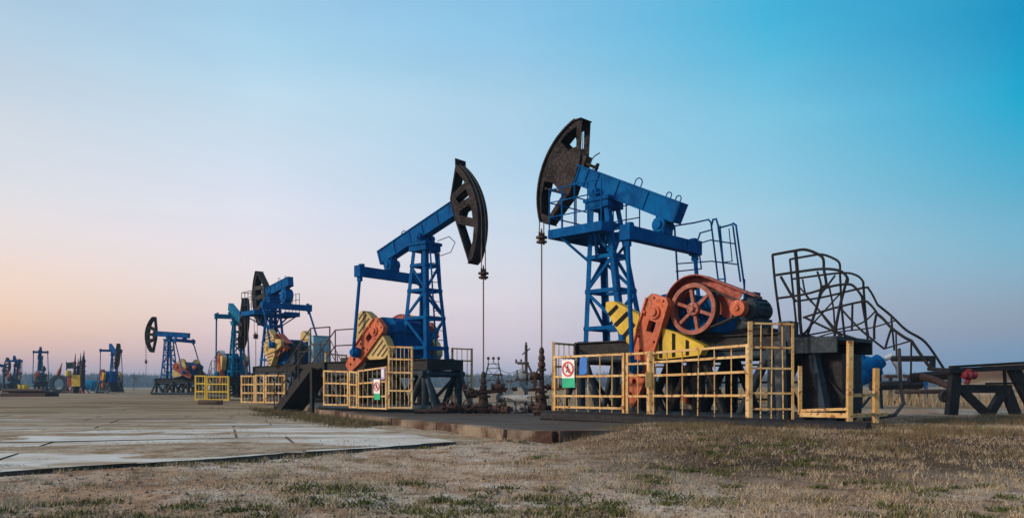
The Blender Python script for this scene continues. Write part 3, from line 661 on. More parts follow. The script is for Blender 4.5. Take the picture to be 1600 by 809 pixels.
    # --- tail landing and stairs
    if P['stairs']:
        l0 = b0-.01; l1 = b0-.85; sw = .40; sv0 = P.get('stair_v', 0); run = 1.7; zt2 = zb; zb2 = .06
        sm = MB(); sm.box(l1, l0, sv0-sw-.1, sv0+sw+.1, zt2-.03, zt2); sm.box(l1, l0, sv0-sw-.1, sv0-sw-.06, zt2-.16, zt2-.031); sm.box(l1, l0, sv0+sw+.06, sv0+sw+.1, zt2-.16, zt2-.031)
        for b in (-1, 1): sm.bar((l1+.06, sv0+b*(sw+.02), 0), (l1+.06, sv0+b*(sw+.02), zt2-.03), .09, .09)
        sm.build('landing', 'black', root)
        stp = MB(); e = Vector((l1-run, 0, zb2)); p0 = Vector((l1, 0, zt2-.05))
        for b in (-1, 1): o2 = Vector((0, sv0+b*sw, 0)); stp.bar(p0+o2, e+o2, .03, .24)
        nst = 8
        for k in range(1, nst): q = p0.lerp(e, k/nst); stp.mat(1).box(q.x-.12, q.x+.12, sv0-sw+.016, sv0+sw-.016, q.z-.012, q.z+.012)
        stp.mat(0).hexa([(p0.x, sv0-sw+.016, p0.z-.16), (p0.x, sv0+sw-.016, p0.z-.16), (e.x+.12, sv0+sw-.016, e.z-.06), (e.x+.12, sv0-sw+.016, e.z-.06),
                  (p0.x, sv0-sw+.016, p0.z-.14), (p0.x, sv0+sw-.016, p0.z-.14), (e.x+.12, sv0+sw-.016, e.z-.04), (e.x+.12, sv0-sw+.016, e.z-.04)])
        sto = stp.build('stairs', [P['stairmat'], 'grey' if P['stairmat'] != 'black' else 'slate'], root)
        hr = MB(); r2 = .018
        for b in (-1, 1):
            o2 = Vector((0, sv0+b*(sw+.03), 0)); H = Vector((0, 0, .95)); H2 = Vector((0, 0, .5))
            for h_ in (H, H2): hr.path([Vector((l0, 0, zt2))+o2+h_, Vector((l1, 0, zt2))+o2+h_, e+o2+h_*.95, ], r2)
            hr.tube(Vector((l0, 0, zt2))+o2, Vector((l0, 0, zt2))+o2+H, r2, 6)
            for k in (0, .33, .66, 1): q = Vector((l1, 0, zt2)).lerp(e, k); hr.tube(q+o2, q+o2+H*.97, r2, 6)
        hr.build('handrail', 'wood', root)
    return root, F

# ================================================================== the machines
# nearest machine, head to the left
P1R, F1 = pumpjack(2.06, 16, 136, 'large blue pumpjack at right with raised brown head, orange crank and striped yellow weights',
    zb=1.68, su=.49, sv=.37, tu=.22, tv=.19, lean=.26, pu=.36, tilt=25.6, L2=2.05, bh=.37, bw=.30, R=1.56, a0=-44, a1=44.5,
    back=[(.96, 1.17), (.646, .39), (.62, -.3), (.945, -1.08)], eqh=1.15, eqz=3.58, hub=(-1.65, 2.12), cdir=(.34, -.96), clen=1.75, pin=1.02,
    pulley_u=-2.34, motor_u=-3.17, base_u=(.5, -3.8), carrier=4.0, rodend=1.55, deck=.64, detail=2, solid=True, stairs=False, stripes=True,
    weight='yellow', pul_r=.445, side=1, ladder=False,
    hpx=[[(252, 116), (205, 150), (172, 192), (212, 231), (250, 214)], [(94, 384), (134, 388), (182, 448), (116, 552), (80, 540), (81, 455)]],
    wpx=[([(320, 283), (350, 278), (447, 330), (470, 380), (425, 458), (400, 440), (398, 412), (375, 410), (352, 372), (318, 310)], [[(326, 328), (337, 339), (371, 303), (361, 292)], [(350, 370), (362, 381), (414, 330), (402, 318)], [(385, 413), (396, 426), (437, 374), (427, 362)]]),
         ([(500, 480), (540, 384), (603, 405), (708, 455), (690, 492), (545, 508), (505, 505)], [[(530, 402), (543, 398), (543, 504), (530, 503)], [(581, 404), (594, 408), (594, 498), (581, 500)], [(635, 430), (648, 436), (648, 492), (635, 494)]])])
pumpjack(-2.19, 20, -38.8, 'blue pumpjack left of centre, head raised to the right, cream weights on orange crank',
    zb=1.47, tilt=19.3, L2=1.66, R=1.9, a0=-46, a1=31, back=[(1.68, 1.14), (1.17, .32), (1.15, -.2), (1.21, -1.40)], eqh=1.08, eqz=3.68,
    hub=(-.78, 2.18), cdir=(-.74, -.67), clen=1.38, pin=.78, carrier=3.42, rodend=1.05, side=1, pulley_u=-1.5, motor_u=-2.3, base_u=(.7, -3.2), guard=True, stair_v=.0)
P3R, F3 = pumpjack(-10.2, 34, 131, 'blue pumpjack seen from behind, with railed work decks and a pale blue switch cabinet',
    head='black', zb=1.65, tilt=-7, deck=1.0, L2=1.7, hub=(-1.4, 2.35), cdir=(-.75, .1), clen=1.3, crankc='cream', pulley_u=-2.0, motor_u=-2.6, side=1, carrier=3.0, detail=1, eqz=4.1, base_u=(.6, -3.4), R=1.75, back=[(1.22, 1.18), (.55, .34), (.55, -.3), (1.1, -1.15)])
pumpjack(-14.5, 42, -58, 'turquoise pumpjack with its dark head lowered towards the camera', blue='cyan', eq='cyan', beam='cyan', gear='navy', eqh=.8, zb=1.31, tilt=-20, side=-1, carrier=1.9, rodend=.9,
    hub=(-1.1, 2.2), cdir=(.25, -.95), weight='cream', detail=0, eqz=4.55, stairmat='pale')
pumpjack(-25.4, 59, 168, 'distant blue pumpjack facing left with a level beam and open crescent head', zb=1.38, tilt=4, side=1, hub=(-1.3, 2.2), cdir=(-.8, -.5), crankc='red', detail=0, R=1.9, carrier=2.6, eqz=4.15, guard=False, weight='cream', stairs=False, eqh=1.1)
pumpjack(-41, 82, -50, 'small far pumpjack beside a sloping turquoise stair, beam dipping right', zb=1.2, tilt=-22, side=-1, detail=0, hub=(-1.2, 2.0), cdir=(.2, -.9), eqz=4.5, carrier=1.6, rodend=.8, stairmat='cyan', weight='yellow')
pumpjack(-54.5, 92, 122, 'far pumpjack seen end on from its tail, thin tower right of the yellow drums', blue='cyan', eq='blue', beam='blue', zb=1.2, tilt=-24, side=1, detail=0, hub=(-1.2, 2.0), cdir=(.2, -.9), eqz=4.7, carrier=1.6, rodend=.8, stairs=False, weight='cream', eqh=.7, ws=.3)
pumpjack(-63.5, 102, 112, 'far blue pumpjack left of the yellow drums with its beam tail up', blue='navy', eq='blue', beam='blue', zb=1.1, th=2.3, tilt=-26, side=1, detail=0, hub=(-1.2, 1.8), cdir=(-.5, .8), eqz=4.0, carrier=1.5, rodend=.8, stairs=False, weight='cream', eqh=.8, ws=.3)
pumpjack(-68.8, 106, 60, 'farthest pumpjack, cut by the left edge of the picture', blue='navy', eq='blue', beam='blue', zb=1.0, th=2.3, tilt=-10, side=1, detail=0, hub=(-1.2, 1.8), cdir=(-.5, .8), eqz=3.7, carrier=1.8, rodend=.8, stairs=False, weight='cream', ws=.3)

# extra railing and access ladder behind the nearest machine's gearbox
hr = MB(); v = -1.35
for v_, dx in ((-1.35, 0),):
    P_ = lambda x, y: F1.px(x, y, v_)
    hr.path([P_(1054, 354), P_(1059, 436)], .02); hr.path([P_(1054, 353), P_(1085, 348), P_(1107, 343), P_(1111, 348), P_(1122, 436)], .018)
    hr.path([P_(1090, 376), P_(1094, 364), P_(1112, 359)], .016); hr.path([P_(1090, 376), P_(1096, 420)], .016)
    hr.path([P_(1112, 352), P_(1114, 343), P_(1119, 342), P_(1122, 352), P_(1133, 436)], .02)
    hr.path([P_(1124, 356), P_(1142, 351), P_(1146, 349), P_(1150, 352), P_(1163, 446)], .02); hr.path([P_(1145, 352), P_(1157, 440)], .018)
    hr.path([P_(1055, 392), P_(1110, 375), P_(1150, 381)], .014); hr.path([P_(1056, 372), P_(1085, 376)], .012)
    hr.path([P_(1058, 412), P_(1112, 408), P_(1152, 413)], .014); hr.path([P_(1125, 352), P_(1130, 408)], .014); hr.path([P_(1139, 357), P_(1144, 408), P_(1128, 410)], .011)
    hr.path([P_(1122, 436), P_(1133, 436)], .015); hr.path([P_(1096, 420), P_(1056, 424)], .014)
for (x0, x1) in ((1059, 1062), (1122, 1126), (1133, 1137), (1163, 1168)):
    p = F1.px(x0, 436, v); hr.tube(p, (p.x, v, 1.66), .02, 6)
hr.bar((F1.px(1059, 436, v).x, v, 1.62), (F1.px(1166, 436, v).x, v, 1.62), .1, .08); 
hr.bar((F1.px(1085, 436, v).x, v, 1.62), (F1.px(1085, 436, v).x, -.5, 1.60), .08, .08); hr.bar((F1.px(1160, 436, v).x, v, 1.62), (F1.px(1160, 436, v).x, -.5, 1.60), .08, .08)
hr.build('access_railing', 'blue', P1R)

# tail platform and stair railings at the nearest machine's tail
pl = MB(); pl.box(-4.75, -3.83, -.75, .75, 1.52, 1.58); pl.box(-4.75, -3.83, .70, .745, 1.33, 1.518); pl.box(-4.75, -3.83, -.745, -.70, 1.33, 1.518)
pl.bar((-4.6, .7, .2), (-4.3, .6, 1.5), .12, .12); pl.bar((-3.95, .78, .2), (-3.85, .68, 1.52), .2, .2); pl.box(-3.95, -3.75, .3, .62, 1.582, 1.86)
pl.build('tail_platform', 'slate', P1R)
# sheet steel box hanging under the platform
tk = MB(); XZ = lambda x, y, v_: Vector((x, v_, y))
tk.prism([(-4.72, 1.32), (-4.05, 1.32), (-4.0, .34), (-4.2, .27), (-4.6, .24), (-4.72, .36)], .45, -.35, XZ); tk.bar((-4.15, .47, 1.34), (-4.78, .49, .62), .04, .05, (0, 1, 0))
tk.build('sheet_steel_bin', 'black', P1R)
rl = MB(); vv = .05
P_ = lambda x, y, v_=.05: F1.px(x, y, v_)
def smooth(p, n=5):
    if len(p) < 3: return p
    q = [p[0]]+list(p)+[p[-1]]; out = []
    for i in range(1, len(q)-2):
        for k in range(n):
            t = k/n; out.append(tuple(.5*((2*q[i][j])+(-q[i-1][j]+q[i+1][j])*t+(2*q[i-1][j]-5*q[i][j]+4*q[i+1][j]-q[i+2][j])*t*t+(-q[i-1][j]+3*q[i][j]-3*q[i+1][j]+q[i+2][j])*t**3) for j in (0, 1)))
    return out+[p[-1]]
def strand(pts, r=.02, v_=.05): rl.path([P_(x, y, v_) for x, y in smooth(pts)], r*.92, 8)
strand([(1224, 535), (1212, 450), (1207, 398)], .024); strand([(1207, 398), (1240, 392), (1258, 390), (1276, 396), (1286, 404), (1287, 420)], .026)
strand([(1243, 393), (1247, 440), (1250, 500)], .034); strand([(1210, 430), (1250, 424), (1286, 420), (1312, 423), (1324, 434), (1323, 445)], .024)
strand([(1214, 466), (1260, 459), (1300, 447), (1323, 444), (1334, 447), (1346, 462), (1347, 471)], .022)
strand([(1255, 496), (1300, 482), (1347, 471), (1358, 474), (1369, 487), (1369, 492)], .02); strand([(1369, 489), (1380, 498), (1393, 512), (1412, 526), (1424, 532)], .024)
strand([(1424, 532), (1436, 550), (1453, 574)], .026); strand([(1324, 434), (1312, 480), (1303, 530)], .026); strand([(1347, 471), (1352, 500), (1357, 527)], .022)
strand([(1369, 492), (1366, 510), (1366, 530)], .022); strand([(1393, 512), (1387, 530), (1383, 545)], .02); strand([(1287, 420), (1291, 445), (1284, 450), (1276, 480), (1262, 522)], .026)
strand([(1220, 432), (1236, 460), (1243, 470)], .026); strand([(1277, 424), (1283, 445), (1281, 456)], .02); strand([(1254, 436), (1260, 462), (1276, 480), (1300, 512), (1320, 530)], .017)
strand([(1305, 430), (1290, 450), (1282, 462), (1270, 500), (1258, 520)], .018); strand([(1258, 496), (1300, 516), (1340, 530)], .02); strand([(1258, 524), (1300, 516), (1345, 505), (1368, 486)], .015)
strand([(1295, 445), (1302, 480), (1306, 516), (1320, 530)], .017); strand([(1332, 476), (1331, 515)], .02); strand([(1314, 482), (1345, 515), (1382, 545)], .018); strand([(1255, 535), (1300, 520), (1360, 512), (1400, 500)], .012)
strand([(1255, 520), (1275, 530), (1330, 532)], .02); strand([(1400, 520), (1401, 560)], .014); strand([(1424, 532), (1423, 600)], .016); strand([(1380, 545), (1424, 532)], .013)
strand([(1250, 500), (1256, 560)], .03)
def far_side(pts, r, v2=-.62):      # the matching rail on the other side of the stair
    rl.path([Vector((q.x, v2, q.z)) for q in (P_(x, y) for x, y in smooth(pts))], r, 8)
far_side([(1207, 398), (1240, 392), (1258, 390), (1276, 396), (1286, 404), (1287, 420)], .02); far_side([(1210, 430), (1286, 420), (1312, 423), (1324, 434), (1323, 445)], .018)
far_side([(1214, 466), (1260, 459), (1323, 444), (1334, 447), (1347, 471)], .018); far_side([(1207, 398), (1212, 450), (1220, 530)], .02); far_side([(1287, 420), (1290, 480), (1296, 535)], .02)
far_side([(1324, 434), (1328, 490), (1332, 535)], .02); far_side([(1347, 471), (1369, 489), (1393, 512), (1424, 532), (1453, 574)], .02); far_side([(1369, 492), (1374, 545)], .016); far_side([(1220, 440), (1296, 530)], .014); far_side([(1290, 450), (1220, 528)], .014)
rl.build('bent_stair_railing', 'black', P1R, 'bent dark pipe railing stepping down to the right')
# loose cables
mb = MB(); z_ = 4.45; mb.path([(.25, .2, z_), (.6, .25, z_+.08), (.85, .2, z_-.1), (.8, .1, z_-.35), (.45, .1, z_-.40), (.2, .15, z_-.3)], .010, 5)
o = mb.build('loose_cable', 'rubber', bpy.data.objects['pumpjack.001'])
mb = MB(); q = [F1.px(x, y, .1) for x, y in ((921, 262), (924, 250), (929, 244), (937, 239))]; mb.path(q, .012, 5); mb.build('loose_wire', 'rubber', P1R)
# skid beam that carries the front fence
sk = MB()
a = F1.world(.62, -1.0, 0); 
def F1p(u, v_, z): return F1.world(u, v_, z)
sk.tube(F1p(.55, 1.50, .22), F1p(-5.5, 1.50, .18), .13, 14); 
tag(sk.build('skid_pipe', 'black'), 'long dark pipe lying on the ground below the nearest yellow fence', 'pipe')

# ------------------------------------------------------------------ fences
def fence_panel(parent, a, b, z0, z1a, z1b, rails, nv, name='fence_panel', rv=.010, t=.045, mat='fence'):
    mb = MB(); a = Vector((a[0], a[1], 0)); b = Vector((b[0], b[1], 0)); d = (b-a).normalized(); n = Vector((-d.y, d.x, 0)); Z = Vector((0, 0, 1))
    zt_ = lambda f: z1a+(z1b-z1a)*f
    for f in (0, 1):
        p = a.lerp(b, f)+d*(t/2 if f == 0 else -t/2); mb.bar(p+Z*z0, p+Z*zt_(f), t, t, n)
    for r in rails:
        p = a+d*t+Z*(z0+t/2+(z1a-z0-t)*r); q = b-d*t+Z*(z0+t/2+(z1b-z0-t)*r); mb.bar(p, q, t*.9, t*.85)
    for k in range(1, nv+1):
        f = k/(nv+1); p = a.lerp(b, f)+n*.0; w = Vector((rng.normal(0, .006), rng.normal(0, .006), 0)); mb.tube(p+w+Z*(z0+t*.5), p-w+Z*(zt_(f)-t*.5), rv, 6)
    return mb.build(name, mat, parent)
fe = empty('yellow_fence', F1.world(-1.6, 1.4, .2), 'rusty yellow steel fence along the nearest pumpjack, carrying a round red sign', 'fence', 'yellow guard fences'); fe_inv = Matrix.Translation(-Vector(fe.location))
def fpt(f, x, v_): p = f.px(x, 600, v_); q = f.world(p.x, v_, 0); return (q.x-fe.location.x, q.y-fe.location.y)
def z_at(f, x, y, v_): return f.px(x, y, v_).z-fe.location.z
VF = 1.4
def pan(x0, x1, yt0, yt1, yb0, yb1, rails, nv, **k):
    zb_ = (z_at(F1, x0, yb0, VF)+z_at(F1, x1, yb1, VF))/2
    return fence_panel(fe, fpt(F1, x0, VF), fpt(F1, x1, VF), zb_, z_at(F1, x0, yt0, VF), z_at(F1, x1, yt1, VF), rails, nv, **k)
pan(866, 976, 556, 551, 650, 653, (0, .14, .33, .66, 1), 5)
gt = pan(979, 1015, 551, 549, 653, 654, (0, .33, .66, .84, 1), 1, name='gate')
pan(1019, 1170, 549, 537, 653, 655, (0, .32, .64, .85, 1), 5)
def post(f, x, v_, y0, y1, w=.055, name='post', par=None):
    mb = MB(); p = f.px(x, y0, v_); q = f.world(p.x, v_, p.z); z1 = f.px(x, y1, v_).z; l = (par or fe).location
    mb.bar((q.x-l.x, q.y-l.y, q.z-l.z-.1), (q.x-l.x, q.y-l.y, z1-l.z), w, w); return mb.build(name, 'fence', par or fe)
post(F1, 865, 1.4, 652, 534); post(F1, 1016.5, 1.43, 655, 547, .045); post(F1, 1172, 1.4, 656, 502, .06)
mb = MB(); p = F1.px(1014, 600, 1.45); q = F1.world(p.x, 1.46, .95)-fe.location; mb.box(q.x-.05, q.x+.05, q.y-.03, q.y+.03, q.z-.16, q.z+.10); mb.build('latch_box', 'cream', gt)
# return at the head end, and the taller screen running back at the tail end
a = F1.world(.42, 1.40, 0)-fe.location; b = F1.world(.80, .15, 0)-fe.location
fence_panel(fe, a, b, .10, z_at(F1, 866, 534, 1.4), z_at(F1, 866, 534, 1.4)+.02, (0, .33, .66, .80, 1), 4)
a = F1.world(-3.66, 1.40, 0)-fe.location; b = F1.world(-4.18, .98, 0)-fe.location; zt_ = z_at(F1, 1173, 503, 1.4)
fence_panel(fe, a, b, .02, zt_, zt_-.02, (0, .14, .3, .55, .76, 1), 3, t=.035)
# back fence seen through the legs
a = F1.world(.6, -1.6, 0)-fe.location; b = F1.world(-1.2, -1.6, 0)-fe.location; c2 = F1.world(-3.4, -1.6, 0)-fe.location
fb = empty('back_fence', F1.world(-1.4, -1.6, .2), 'dark rusty fence behind the nearest pumpjack, seen between its legs', 'fence'); dl = fe.location-fb.location
fence_panel(fb, a+dl, b+dl, 0, 1.05, 1.05, (0, .33, .66, 1), 6, mat='rust'); fence_panel(fb, b+dl, c2+dl, 0, 1.05, 1.05, (0, .33, .66, 1), 7, mat='rust')
# tan posts of an old fence at the tail
for (x, y0, y1, v_, lbl) in ((1327, 652, 532, .95, 'tan rusty post standing right of the hanging steel bin'), (1368, 650, 575, .2, 'pale peeling post right of the tan post, rust at its foot')):
    mb = MB(); p = F1.px(x, y0, v_); q = F1.world(p.x, v_, p.z); z1 = F1.px(x, y1, v_).z
    mb.bar((0, 0, -.1), (.01, .0, z1-q.z), .085, .07); mb.bar((0, 0, .02), (.22, .12, .03), .06, .05); o = mb.build('fence_post', 'fence'); o.location = q; tag(o, lbl, 'post')

# low tan frame joining the old posts
mb = MB(); pA = F1.px(1250, 650, .95); pB = F1.px(1327, 652, .95); pC = F1.px(1368, 650, .2); A_ = F1.world(pA.x, .95, pA.z+.03); B_ = F1.world(pB.x, .97, pB.z+.03); C_ = F1.world(pC.x, .22, pC.z+.03)
mb.bar(A_, B_, .05, .07); mb.bar(B_, C_, .04, .05); mb.bar(B_+Vector((0, 0, .30)), C_+Vector((0, 0, .30)), .03, .05); mb.bar(A_, A_+Vector((0, 0, .75)), .05, .05); mb.bar(A_+Vector((0, 0, .06)), B_+Vector((0, 0, .10)), .03, .04)
tag(mb.build('low_frame', 'fence'), 'low tan steel frame on the ground under the hanging steel bin', 'frame')
# fence round the second machine
F2 = Frame(-2.19, 20, -38.8)
fe2 = empty('yellow_fence', F2.world(-.5, -1.6, .2), 'yellow steel fence with a stepped tall panel in front of the middle pumpjack', 'fence', 'yellow guard fences')
def pan2(x0, x1, Y0, Y1, yt0, yt1, yb, rails, nv, **k):
    a = W(x0, 600, Y0); b = W(x1, 600, Y1); l = fe2.location; z = W(x0, yb, Y0).z-l.z
    return fence_panel(fe2, (a.x-l.x, a.y-l.y), (b.x-l.x, b.y-l.y), z, W(x0, yt0, Y0).z-l.z, W(x1, yt1, Y1).z-l.z, rails, nv, t=.045, **k)
pan2(506, 545, 20.0, 19.5, 578, 579, 633, (0, .28, .64, 1), 5); pan2(546, 559, 19.5, 19.3, 579, 580, 637, (0, .33, .64, 1), 1, name='gate'); pan2(560, 605, 19.3, 18.5, 578, 572, 638, (0, .3, .66, 1), 5)
pan2(606.5, 645, 18.5, 18.3, 540, 541, 638, (0, .28, .58, .8, 1), 5)
fe2b = empty('yellow_fence', (-1.3, 21.6, .2), 'tall yellow fence panel behind the legs of the middle pumpjack', 'fence', 'yellow guard fences'); l = fe2b.location
a = W(706, 600, 21.9); b = W(738, 600, 21.3)
fence_panel(fe2b, (a.x-l.x, a.y-l.y), (b.x-l.x, b.y-l.y), 0, W(706, 543, 21.9).z-l.z, W(738, 544, 21.3).z-l.z, (0, .3, .55, .8, 1), 3)
fe2c = empty('yellow_fence', (-4.9, 22.6, .2), 'yellow fence panel at the foot of the dark stair, left of the middle pumpjack', 'fence', 'yellow guard fences'); l = fe2c.location
a = W(508, 600, 22.4); b = W(542, 600, 22.9)
fence_panel(fe2c, (a.x-l.x, a.y-l.y), (b.x-l.x, b.y-l.y), 0, W(508, 551, 22.4).z-l.z, W(542, 554, 22.9).z-l.z, (0, .5, .75, 1), 3, mat='fence')
# fences of the two machines behind
fe3 = empty('yellow_fence', W(405, 600, 31), 'orange yellow fence with gate in front of the third pumpjack', 'fence', 'yellow guard fences'); fe3.location.z = .1; l = fe3.location
def pan3(F, l, x0, x1, Y0, Y1, yt, nv, name='fence_panel', h=None, **k):
    a = W(x0, 600, Y0); b = W(x1, 600, Y1); return fence_panel(F, (a.x-l.x, a.y-l.y), (b.x-l.x, b.y-l.y), 0.05, W(x0, yt, Y0).z-l.z, W(x1, yt, Y1).z-l.z, (0, .35, .68, 1), nv, name, rv=.014, t=.07, **k)
pan3(fe3, l, 377, 399, 31.5, 31.2, 586, 3); pan3(fe3, l, 399.5, 414, 31.2, 31, 585, 1, 'gate'); pan3(fe3, l, 415, 446, 31, 30.6, 585, 5)
fe4 = empty('yellow_fence', W(328, 600, 37), 'bright yellow fence left of the turquoise pumpjack, beside the white stair', 'fence', 'yellow guard fences'); fe4.location.z = .1; l = fe4.location
pan3(fe4, l, 305, 322, 37, 36.8, 586, 2, 'gate', mat='yellow'); pan3(fe4, l, 323, 358, 36.8, 36.4, 587, 6, mat='yellow')

# ------------------------------------------------------------------ signs
def sign(origin, d, w, h, parts, name, label, cat='sign'):
    """a plate whose face lies in the vertical plane through d; parts = (polygon, material, lift)"""
    d = Vector((d.x, d.y, 0)).normalized(); n = Vector((d.y, -d.x, 0)); 
    if n.y > 0: n = -n
    Z = Vector((0, 0, 1)); root = empty(name, origin, label, cat)
    fn = lambda x, y, v_: d*x+Z*y+n*v_
    for pname, poly, mat, lift, holes in parts: MB().prism(poly, lift, lift+.004, fn, holes).build(pname, mat, root)
    return root
def circ(cx, cy, r, n=28): return [(cx+r*math.cos(2*PI*k/n), cy+r*math.sin(2*PI*k/n)) for k in range(n)]
def rect(x0, x1, y0, y1): return [(x0, y0), (x1, y0), (x1, y1), (x0, y1)]
def signparts(w, h, gh):
    r = min(w, h)*.46; cx = w/2; cy = gh+h/2; c, s_ = math.cos(R_(-45)), math.sin(R_(-45)); hw = r*.10
    sl = [(cx+a*c-b*s_, cy+a*s_+b*c) for a, b in ((-r*.86, -hw), (r*.86, -hw), (r*.86, hw), (-r*.86, hw))]
    man = [(-.02, .42), (.1, .36), (.08, .12), (.34, -.02), (.28, -.12), (.02, .02), (-.02, -.12), (.16, -.34), (.30, -.52), (.18, -.56), (-.02, -.34), (-.14, -.20), (-.30, -.48), (-.40, -.44), (-.20, -.04), (-.22, .2), (-.32, .04), (-.38, .1), (-.2, .36)]
    man = [(cx+x*r, cy+y*r) for x, y in man]
    P = [('plate', rect(0, w, gh+.003, gh+h), 'white', 0, ()), ('walking_figure', man, 'rubber', .005, ()), ('figure_head', circ(cx-.02*r, cy+.56*r, r*.11, 12), 'rubber', .005, ()),
         ('red_ring', circ(cx, cy, r), 'signred', .010, (circ(cx, cy, r*.80),)), ('red_slash', sl, 'signred', .015, ())]
    if gh > .01: P.append(('green_plate', rect(0.01, w+.01, 0, gh), 'signgreen', 0, ()))
    return P
du = (F1.world(-1, 0, 0)-F1.world(0, 0, 0))
p0 = F1.px(878, 605, 1.445); o0 = F1.world(p0.x, 1.445, p0.z); p1 = F1.px(897.5, 605, 1.445); w_ = abs(p1.x-p0.x); hh = F1.px(878, 562, 1.445).z-p0.z
sign(o0, du, w_, hh*.67, signparts(w_, hh*.67, hh*.33), 'warning_sign', 'white sign with red barred circle over a green plate on the nearest yellow fence')
p0 = F1.px(905, 585, 1.445); o0 = F1.world(p0.x, 1.445, p0.z); w_ = abs(F1.px(917, 585, 1.445).x-p0.x); hh = F1.px(905, 558, 1.445).z-p0.z
sign(o0, du, w_, hh, [('plate', [(0, 0.02), (.02, 0), (w_*.7, 0), (w_, .04), (w_, hh), (0.02, hh)], 'signblue', 0, ()), ('rivet', circ(w_*.3, hh*.82, .008, 8), 'pale', .005, ())], 'blue_plate', 'blank blue plate hanging on the nearest fence right of the round red sign')
a = W(584, 624, 18.80); b = W(593.5, 624, 18.64); 
sign(a, b-a, (b-a).length, .40, signparts((b-a).xy.length, .34, .14), 'warning_sign', 'small white sign with red barred circle on the middle yellow fence')
a = W(595.5, 592, 18.58); b = W(601, 592, 18.5); ww = (b-a).xy.length
sign(a, b-a, ww, .3, [('plate', rect(0, ww, 0, .27), 'lilac', 0, ()), ('frame_strip', rect(ww*.2, ww*.8, .05, .22), 'white', .005, ())], 'lilac_plate', 'narrow lilac plate on the middle yellow fence beside the small round sign')

# ------------------------------------------------------------------ wellheads and pipework
def flange(mb, c, ax, r, t=.035, bolts=8):
    c = Vector(c); ax = Vector(ax).normalized(); mb.lathe(c-ax*t/2, ax, [(0, r), (t, r)], 16); a = ax.orthogonal().normalized(); b = ax.cross(a)
    for k in range(bolts): q = c+(a*math.cos(2*PI*k/bolts)+b*math.sin(2*PI*k/bolts))*r*.8; mb.tube(q-ax*(t/2+.015), q+ax*(t/2+.015), .010, 5)
def valve(par, c, ax, up, s=1.0, mat='rust', wheelmat='rust'):
    mb = MB(); c = Vector(c); ax = Vector(ax).normalized(); up = Vector(up).normalized()
    mb.lathe(c-ax*.13*s, ax, [(0, .05*s), (.03*s, .05*s), (.06*s, .075*s), (.13*s, .085*s), (.20*s, .075*s), (.23*s, .05*s), (.26*s, .05*s)], 14)
    flange(mb, c-ax*.13*s, ax, .085*s, .03*s, 6); flange(mb, c+ax*.13*s, ax, .085*s, .03*s, 6)
    mb.lathe(c, up, [(0, .06*s), (.09*s, .05*s), (.10*s, .065*s), (.12*s, .065*s), (.13*s, .03*s), (.18*s, .02*s), (.28*s, .014*s)], 12)
    vo = mb.build('valve', mat, par); hw = MB(); h = c+up*.25*s; hw.ring(h, up, [(0, .10*s), (.008*s, .112*s), (.016*s, .10*s), (.008*s, .088*s)], 20); a = up.orthogonal().normalized(); b = up.cross(a)
    for k in range(3): d = a*math.cos(k*PI*2/3)+b*math.sin(k*PI*2/3); hw.tube(h+up*.008*s, h+up*.008*s+d*.10*s, .009*s, 5)
    hw.build('hand_wheel', wheelmat, vo)
def wellhead(loc, rodz, label, spread, name='wellhead'):
    root = empty(name, loc, label, 'wellhead', 'wellheads under the pump rods'); H = rodz-loc[2]
    mb = MB(); mb.lathe((0, 0, -.05), (0, 0, 1), [(0, .17), (.22, .16), (.24, .12), (.30, .12), (.34, .11), (.48, .10), (.52, .08)], 18)
    flange(mb, (0, 0, .10), (0, 0, 1), .23, .05, 10); flange(mb, (0, 0, .19), (0, 0, 1), .21, .05, 10); flange(mb, (0, 0, .40), (0, 0, 1), .17, .045, 8); mb.build('casing_head', 'rust', root)
    mb = MB(); mb.tube((0, 0, .47), (0, 0, H-.28), .055, 12); flange(mb, (0, 0, .52), (0, 0, 1), .12, .04, 8); flange(mb, (0, 0, H-.45), (0, 0, 1), .10, .035, 6); mb.lathe((0, 0, H-.42), (0, 0, 1), [(0, .06), (.05, .085), (.12, .08), (.15, .055), (.2, .075), (.26, .07), (.30, .045), (.36, .06), (.42, .05), (.46, .025)], 14); mb.build('stuffing_box', 'rust', root)
    for (c, ax, up, s_, m_) in spread: valve(root, c, ax, up, s_, m_)
    return root
w1 = F1.world(.36+1.56+.045, 0, 0)
w1r = wellhead((w1.x, w1.y, .17), 1.62, 'rusty wellhead below the nearest pumpjack head, left of the yellow fence',
    [((-.22, 0, .14), (1, 0, 0), (0, -.3, 1), 1.0, 'rust'), ((-.46, -.03, .13), (1, 0, 0), (0, -1, .2), 1.05, 'pipe'), ((-.0, -.24, .2), (0, 1, 0), (-.3, 0, 1), .9, 'rust'), ((.25, 0, .62), (1, 0, 0), (0, 0, 1), .9, 'rust'),
     ((-.17, 0, .86), (1, 0, 0), (0, -.2, -1), 1.15, 'rust'), ((-.42, 0, .84), (1, 0, 0), (0, 0, 1), 1.1, 'pipe'), ((.32, -.1, .14), (1, 0, 0), (0, -.6, 1), .9, 'rust')])
mb = MB(); mb.tube((-.5, 0, .84), (0, 0, .84), .05, 10); mb.tube((-.62, 0, .13), (.4, 0, .13), .045, 10); mb.tube((0, 0, .62), (.5, .1, .62), .04, 8); mb.path([(-.12, -.1, .3), (-.15, -.2, .9), (0, -.08, 1.1)], .018, 6); mb.build('branch_pipe', 'rust', w1r)
F2w = F2.world(0+1.9+.045, 0, 0)
